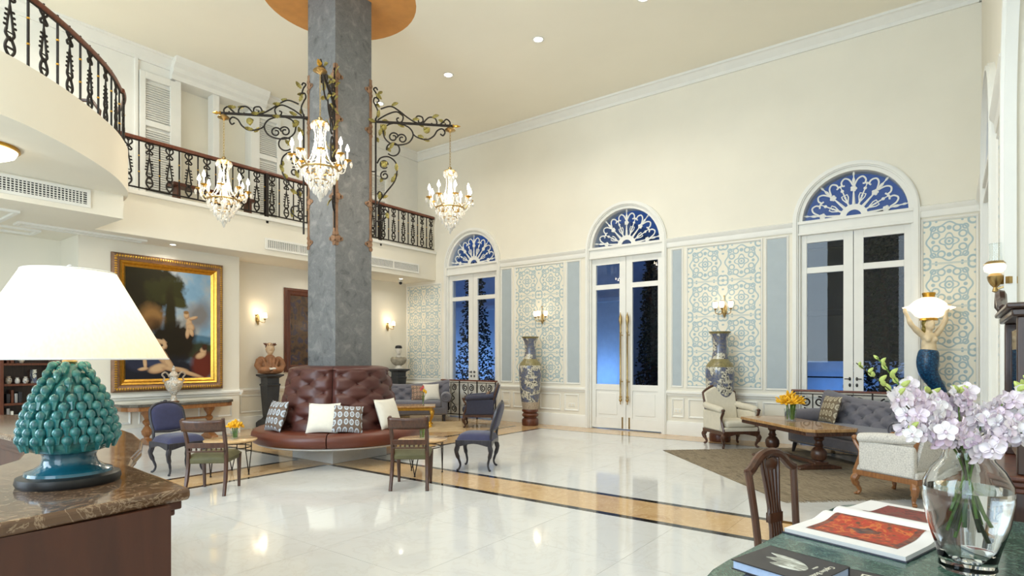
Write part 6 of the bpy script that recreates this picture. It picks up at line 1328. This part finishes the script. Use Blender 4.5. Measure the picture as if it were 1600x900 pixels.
MB().lathe([(0.26, 0), (0.27, 0.04), (0.12, 0.08), (0.08, 0.14), (0.12, 0.24), (0.13, 0.34), (0.07, 0.44), (0.06, 0.5), (0.1, 0.58), (0.16, 0.66)], 24).build('pedestal', 'mahogany', t)
# text without a font file: the built-in face, turned into mesh
def lettering(s, size, parent, loc, rz, mat='letter'):
    cu = bpy.data.curves.new('lettering', 'FONT'); cu.body = s; cu.size = size; cu.extrude = 0.0003; cu.align_x = 'CENTER'; cu.align_y = 'CENTER'
    o = bpy.data.objects.new('lettering', cu); COL.objects.link(o); bpy.context.view_layer.update()
    me = bpy.data.meshes.new_from_object(o.evaluated_get(bpy.context.evaluated_depsgraph_get())); bpy.data.objects.remove(o); me.materials.clear(); me.materials.append(M[mat])
    return put(me, 'lettering', parent, loc, (0, 0, rz))
BA = math.radians(-16.5)
def book(label, c, z, lx, ly, h, rz):
    t = thing('closed_book', label, 'book', (c[0], c[1], z), rz)
    MB().box(-lx / 2 + 0.004, lx / 2 - 0.004, -ly / 2 + 0.005, ly / 2 - 0.002, 0.003, h - 0.003).build('pages', 'pageblue', t, smooth=False)
    MB().box(-lx / 2, lx / 2, -ly / 2, ly / 2, 0, 0.003).box(-lx / 2, lx / 2, -ly / 2, ly / 2, h - 0.003, h).box(-lx / 2, lx / 2, ly / 2 - 0.003, ly / 2, 0, h).build('cover', 'cover', t, smooth=False)
    return t
t = book('thick black book with large pale lettering, lower of the two stacked on the green table', (-0.335, 1.995), TZ, 0.33, 0.28, 0.034, math.radians(-4))
lettering('Elep', 0.062, t, (0.128, 0.062, 0.0345), -PI / 2)
t = book('dark book with a pale crystal shape on its cover, topmost on the green table', (-0.40, 1.975), TZ + 0.0345, 0.255, 0.23, 0.03, BA)
lettering('Captive Bones', 0.024, t, (0.098, 0.0, 0.0305), -PI / 2); lettering('edition', 0.012, t, (0.070, 0.02, 0.0305), -PI / 2)
def bonemat():
    m, tt, bb = nt('coverphoto'); n = N(tt, 'ShaderNodeTexNoise', i_Scale=30.0, i_Detail=5.0, i_Distortion=1.5); L(tt, coords(tt, scale=(0.5, 2, 1)), n.inputs['Vector']); r = ramp(tt, [(0.3, rgb(70, 70, 66)), (0.5, rgb(170, 172, 160)), (0.65, rgb(226, 230, 224))], n.outputs[0]); L(tt, r.outputs[0], bb.inputs['Base Color']); bb.inputs['Roughness'].default_value = 0.3
bonemat()
sh_ = catmull([(0.05, -0.045, 0), (0.06, -0.005, 0), (0.02, 0.035, 0), (-0.04, 0.05, 0), (-0.085, 0.045, 0), (-0.05, 0.02, 0), (-0.075, -0.005, 0), (-0.03, -0.02, 0), (-0.04, -0.045, 0), (0.0, -0.055, 0)], 5, True)
MB().prism([(v.x, v.y) for v in sh_], 0.0301, 0.0304).build('cover_picture', 'coverphoto', t, smooth=False)
# open picture book
def printmat():
    m, tt, bb = nt('redprint'); co = coords(tt, scale=14); n = N(tt, 'ShaderNodeTexNoise', i_Scale=2.0, i_Detail=6.0); L(tt, co, n.inputs['Vector']); v = N(tt, 'ShaderNodeTexVoronoi', i_Scale=2.5); L(tt, co, v.inputs['Vector'])
    s = math_(tt, 'ADD', math_(tt, 'MULTIPLY', n.outputs[0], 0.7), math_(tt, 'MULTIPLY', v.outputs['Distance'], 0.3)); r = ramp(tt, [(0.34, rgb(96, 60, 44)), (0.44, rgb(170, 72, 40)), (0.52, rgb(182, 48, 34)), (0.6, rgb(206, 120, 56)), (0.66, rgb(150, 40, 36))], s)
    tc = N(tt, 'ShaderNodeTexCoord'); sx_ = N(tt, 'ShaderNodeSeparateXYZ'); L(tt, tc.outputs['UV'], sx_.inputs[0]); du = math_(tt, 'ABSOLUTE', math_(tt, 'SUBTRACT', sx_.outputs[0], 0.5)); dv = math_(tt, 'ABSOLUTE', math_(tt, 'SUBTRACT', sx_.outputs[1], 0.5))
    wob = math_(tt, 'MULTIPLY_ADD', n.outputs[0], 0.12, -0.06); edge = math_(tt, 'GREATER_THAN', math_(tt, 'MAXIMUM', du, dv), 0.43); med = math_(tt, 'LESS_THAN', math_(tt, 'ADD', math_(tt, 'ADD', math_(tt, 'MULTIPLY', du, 0.9), dv), math_(tt, 'MULTIPLY', wob, 2.0)), 0.17)
    r2 = ramp(tt, [(0.4, rgb(66, 58, 62)), (0.52, rgb(120, 66, 48)), (0.62, rgb(96, 92, 84))], s); k_ = math_(tt, 'MAXIMUM', math_(tt, 'MULTIPLY', edge, 0.75), med); mx = N(tt, 'ShaderNodeMixRGB'); L(tt, k_, mx.inputs[0]); L(tt, r.outputs[0], mx.inputs[1]); L(tt, r2.outputs[0], mx.inputs[2]); L(tt, mx.outputs[0], bb.inputs['Base Color']); bb.inputs['Roughness'].default_value = 0.5
    m2, tt, bb = nt('darkprint'); n = N(tt, 'ShaderNodeTexNoise', i_Scale=30.0, i_Detail=5.0); L(tt, coords(tt), n.inputs['Vector']); r = ramp(tt, [(0.35, rgb(60, 34, 34)), (0.5, rgb(140, 50, 44)), (0.65, rgb(104, 70, 58))], n.outputs[0]); L(tt, r.outputs[0], bb.inputs['Base Color']); bb.inputs['Roughness'].default_value = 0.5
printmat()
OB = (-0.215, 2.85); t = thing('open_book', 'large open picture book showing a red carpet on the green table', 'book', (OB[0], OB[1], TZ), math.radians(-17)); hl, wd_ = 0.215, 0.39
def pz(q): return 0.020 + 0.020 * math.exp(-((q - 0.16) / 0.16) ** 2) - 0.012 * math.exp(-(q / 0.03) ** 2)
for s, nm in ((-1, 'near'), (1, 'far')):
    b = MB(); n = 16; ys = [wd_ * i / n for i in range(n + 1)]
    prof = [(s * y, pz(y / wd_)) for y in ys] + [(s * (wd_ - 0.005), 0.004), (0, 0.004)]
    b.prism(prof, -hl, hl, lambda y, z, x: (x, y, z)); pg = b.build('page_block', 'paper', t, angle=50)
    y0, y1 = (0.05, 0.32) if s < 0 else (0.07, 0.34); x0, x1 = (-0.165, 0.165) if s < 0 else (-0.12, 0.20)
    MB().grid(lambda u, v: (x0 + (x1 - x0) * u, s * (y0 + (y1 - y0) * v), pz((y0 + (y1 - y0) * v) / wd_) + 0.0008), 2, 12).build('printed_picture', 'redprint' if s < 0 else 'darkprint', pg)
MB().box(-hl - 0.006, hl + 0.006, -wd_ - 0.006, wd_ + 0.006, 0, 0.004).build('cover', 'covernavy', t, smooth=False)

# ------------------------------------------------------------------ glass vase of orchids
VX, VY = 0.045, 2.46
t = thing('glass_vase', 'clear glass vase with water on the green table', 'vase', (VX, VY, TZ))
op = [(0.001, 0.0), (0.07, 0.0), (0.08, 0.012), (0.078, 0.03), (0.09, 0.08), (0.113, 0.16), (0.126, 0.24), (0.122, 0.29), (0.10, 0.335), (0.074, 0.365), (0.066, 0.395), (0.070, 0.415), (0.085, 0.435), (0.098, 0.447)]
ip = [(0.094, 0.446), (0.081, 0.435), (0.066, 0.415), (0.062, 0.395), (0.070, 0.365), (0.096, 0.333), (0.117, 0.29), (0.121, 0.24), (0.108, 0.16), (0.085, 0.08), (0.06, 0.035), (0.001, 0.03)]
MB().lathe(op + ip, 48).build('glass', 'vaseglass', t)
def water():
    m, tt, bb = nt('water'); bb.inputs['Base Color'].default_value = (0.97, 0.99, 1, 1); bb.inputs['Roughness'].default_value = 0.0; bb.inputs['Transmission Weight'].default_value = 1.0; bb.inputs['IOR'].default_value = 1.33
    n = N(tt, 'ShaderNodeTexNoise', i_Scale=6.0); L(tt, coords(tt), n.inputs['Vector']); bp = N(tt, 'ShaderNodeBump', i_Strength=0.02); L(tt, n.outputs[0], bp.inputs['Height']); L(tt, bp.outputs[0], bb.inputs['Normal'])
water()
MB().lathe([(0.001, 0.031), (0.059, 0.036), (0.084, 0.08), (0.107, 0.16), (0.120, 0.24), (0.1195, 0.27), (0.001, 0.27)], 48).build('water', 'water', t)
Fd = Vector((-0.5989, 0.8008, 0)); Rd = Vector((0.8008, 0.5989, 0))
def blossom():
    b = MB()
    for i in range(5):
        a = 2 * PI * i / 5 + PI / 2; wd2 = 0.016 if i in (1, 4) else 0.0115; ln = 0.030
        def fn(u, v): q = (u * 2 - 1) * wd2 * sin(PI * (0.08 + 0.92 * v)) ** 0.6; r = 0.004 + ln * v; return (r * cos(a) - q * sin(a), 0.012 * v * v - 0.006 * (u * 2 - 1) ** 2 - 0.008 * v, r * sin(a) + q * cos(a))
        b.grid(fn, 4, 6)
    b.uv = {}; return b.mesh('blossom', 'petal', angle=180)
BL = blossom(); LIP = MB().ell((0, -0.007, -0.005), 0.0045, 0.008, 0.006, 6, 5).mesh('lip', 'petal'); BUD = MB().lathe([(0.001, 0), (0.007, 0.006), (0.0085, 0.015), (0.005, 0.026), (0.001, 0.032)], 7).mesh('bud', 'bud')
random.seed(42)
# sprays: (right, depth, height above table) of mid and tip, blossoms from, to; buds
SPR = [((-0.13, -0.03, 0.45), (-0.38, -0.02, 0.685), 0.36, 0.66, 9), ((-0.12, 0.03, 0.475), (-0.27, 0.05, 0.705), 0.38, 0.66, 8), ((-0.07, -0.07, 0.445), (-0.16, -0.1, 0.475), 0.45, 1.0, 0), ((-0.01, -0.07, 0.435), (-0.04, -0.13, 0.415), 0.5, 1.0, 0), ((0.05, -0.05, 0.455), (0.1, -0.1, 0.465), 0.45, 1.0, 0), ((0.08, 0.02, 0.485), (0.24, 0.02, 0.635), 0.42, 0.74, 6), ((0.1, -0.03, 0.445), (0.24, -0.06, 0.435), 0.4, 1.0, 0), ((0.02, 0.06, 0.495), (0.03, 0.08, 0.59), 0.5, 0.85, 4), ((-0.05, 0.05, 0.485), (-0.07, 0.08, 0.585), 0.5, 0.85, 3), ((0.12, 0.04, 0.475), (0.3, 0.08, 0.575), 0.4, 0.85, 4), ((-0.1, -0.05, 0.445), (-0.25, -0.08, 0.475), 0.45, 1.0, 1), ((0.03, -0.02, 0.475), (0.05, -0.04, 0.515), 0.5, 1.0, 0), ((-0.08, 0.0, 0.475), (-0.17, -0.02, 0.525), 0.45, 1.0, 0), ((0.1, 0.0, 0.465), (0.19, -0.03, 0.505), 0.45, 1.0, 0)]
for k_, (mid, tip, f0, f1, nb_) in enumerate(SPR):
    t = thing('orchid_spray', 'pale pink orchid spray with green buds standing in the glass vase', 'flower', (VX, VY, TZ + 0.05), 0, 'orchid sprays in the glass vase')
    W = lambda p: Rd * p[0] + Fd * p[1] + Vector((0, 0, p[2] - 0.05))
    b0 = W((-mid[0] * 0.45, -mid[1] * 0.45 + random.uniform(-0.02, 0.02), 0.10 + random.uniform(0, 0.10))); nk = W((max(-0.045, min(0.045, mid[0] * 0.3)), max(-0.045, min(0.045, mid[1] * 0.4)), 0.40))
    P = catmull([b0, (b0 + nk) / 2, nk, W(mid), (W(mid) + W(tip)) / 2 + Vector((0, 0, 0.012)), W(tip)], 8); n = len(P); MB().tube(P, [0.0042 - 0.0024 * i / n for i in range(n)], 6).build('stem', 'stem' if k_ % 3 else 'stemdark', t)
    i0, i1 = int(n * (0.42 + f0 * 0.5)), int(n * (0.42 + f1 * 0.58)); i0 = max(i0, int(n * 0.58)); i1 = min(n - 1, max(i1, i0 + 4)); cnt = 11 if nb_ < 4 else 9
    for j in range(cnt):
        p = P[i0 + int((i1 - i0) * j / (cnt - 1))]; a = j * 2.4; off = Vector((cos(a), sin(a), random.uniform(-0.9, 0.5))) * 0.026; d = (-Fd * 0.9 + Rd * random.uniform(-0.7, 0.7) + Vector((0, 0, random.uniform(-0.4, 0.5)))).normalized()
        q = (-d).to_track_quat('Y', 'Z').to_euler(); s = random.uniform(0.85, 1.15); o = put(BL, 'blossom', t, p + off, q, (s,) * 3); put(LIP, 'lip', o)
    for j in range(nb_):
        p = P[min(n - 1, i1 + int((n - 1 - i1) * (j + 0.6) / nb_))]; d = Vector((cos(j * 2.2), sin(j * 2.2), 0.9)).normalized(); s = 1.15 - 0.07 * j; put(BUD, 'bud', t, p, d.to_track_quat('Z', 'Y').to_euler(), (max(0.5, s),) * 3)

# ------------------------------------------------------------------ shield-back chair at the green table
t = thing('splat_back_chair', 'dark carved chair with fluted splat drawn up to the green table', 'chair', (-0.53, 3.18, 0), face(0.92, -0.39)); wd_m = 'walnut'
for s in (-1, 1):
    MB().tube(catmull([(s * 0.16, 0.24, 0.0), (s * 0.155, 0.21, 0.25), (s * 0.155, 0.2, 0.45), (s * 0.165, 0.215, 0.65), (s * 0.185, 0.24, 0.875)], 5), 0.0185, 8).build('back_post', wd_m, t); MB().tube([(s * 0.19, -0.2, 0.42), (s * 0.19, -0.2, 0.0)], [0.024, 0.016], 8).build('leg', wd_m, t)
MB().tube(catmull([(-0.19, 0.24, 0.865), (-0.15, 0.245, 0.885), (-0.08, 0.25, 0.94), (0.0, 0.252, 0.957), (0.08, 0.25, 0.94), (0.15, 0.245, 0.885), (0.19, 0.24, 0.865)], 6), [0.016] + [0.024] * 35 + [0.016], 8).build('crest_rail', wd_m, t)
sp_ = MB(); prof_ = [(0.075, 0.94), (0.07, 0.88), (0.055, 0.78), (0.042, 0.68), (0.05, 0.63), (0.042, 0.58), (0.05, 0.5), (0.06, 0.44)]
for k_ in range(-2, 3): sp_.tube(catmull([(k_ * w2 * 0.45, 0.2 + 0.055 * (z - 0.44) / 0.5, z) for w2, z in prof_], 4), 0.0105, 6)
sp_.box(-0.05, 0.05, 0.208, 0.235, 0.60, 0.65); sp_.ell((0, 0.24, 0.9), 0.05, 0.012, 0.035, 8, 6); sp_.build('splat', wd_m, t)
MB().box(-0.2, 0.2, -0.22, 0.2, 0.38, 0.43).build('seat_rail', wd_m, t, bev=0.01); MB().box(-0.185, 0.185, -0.205, 0.18, 0.42, 0.46).build('seat', 'creamfab', t, bev=0.018, bseg=3)
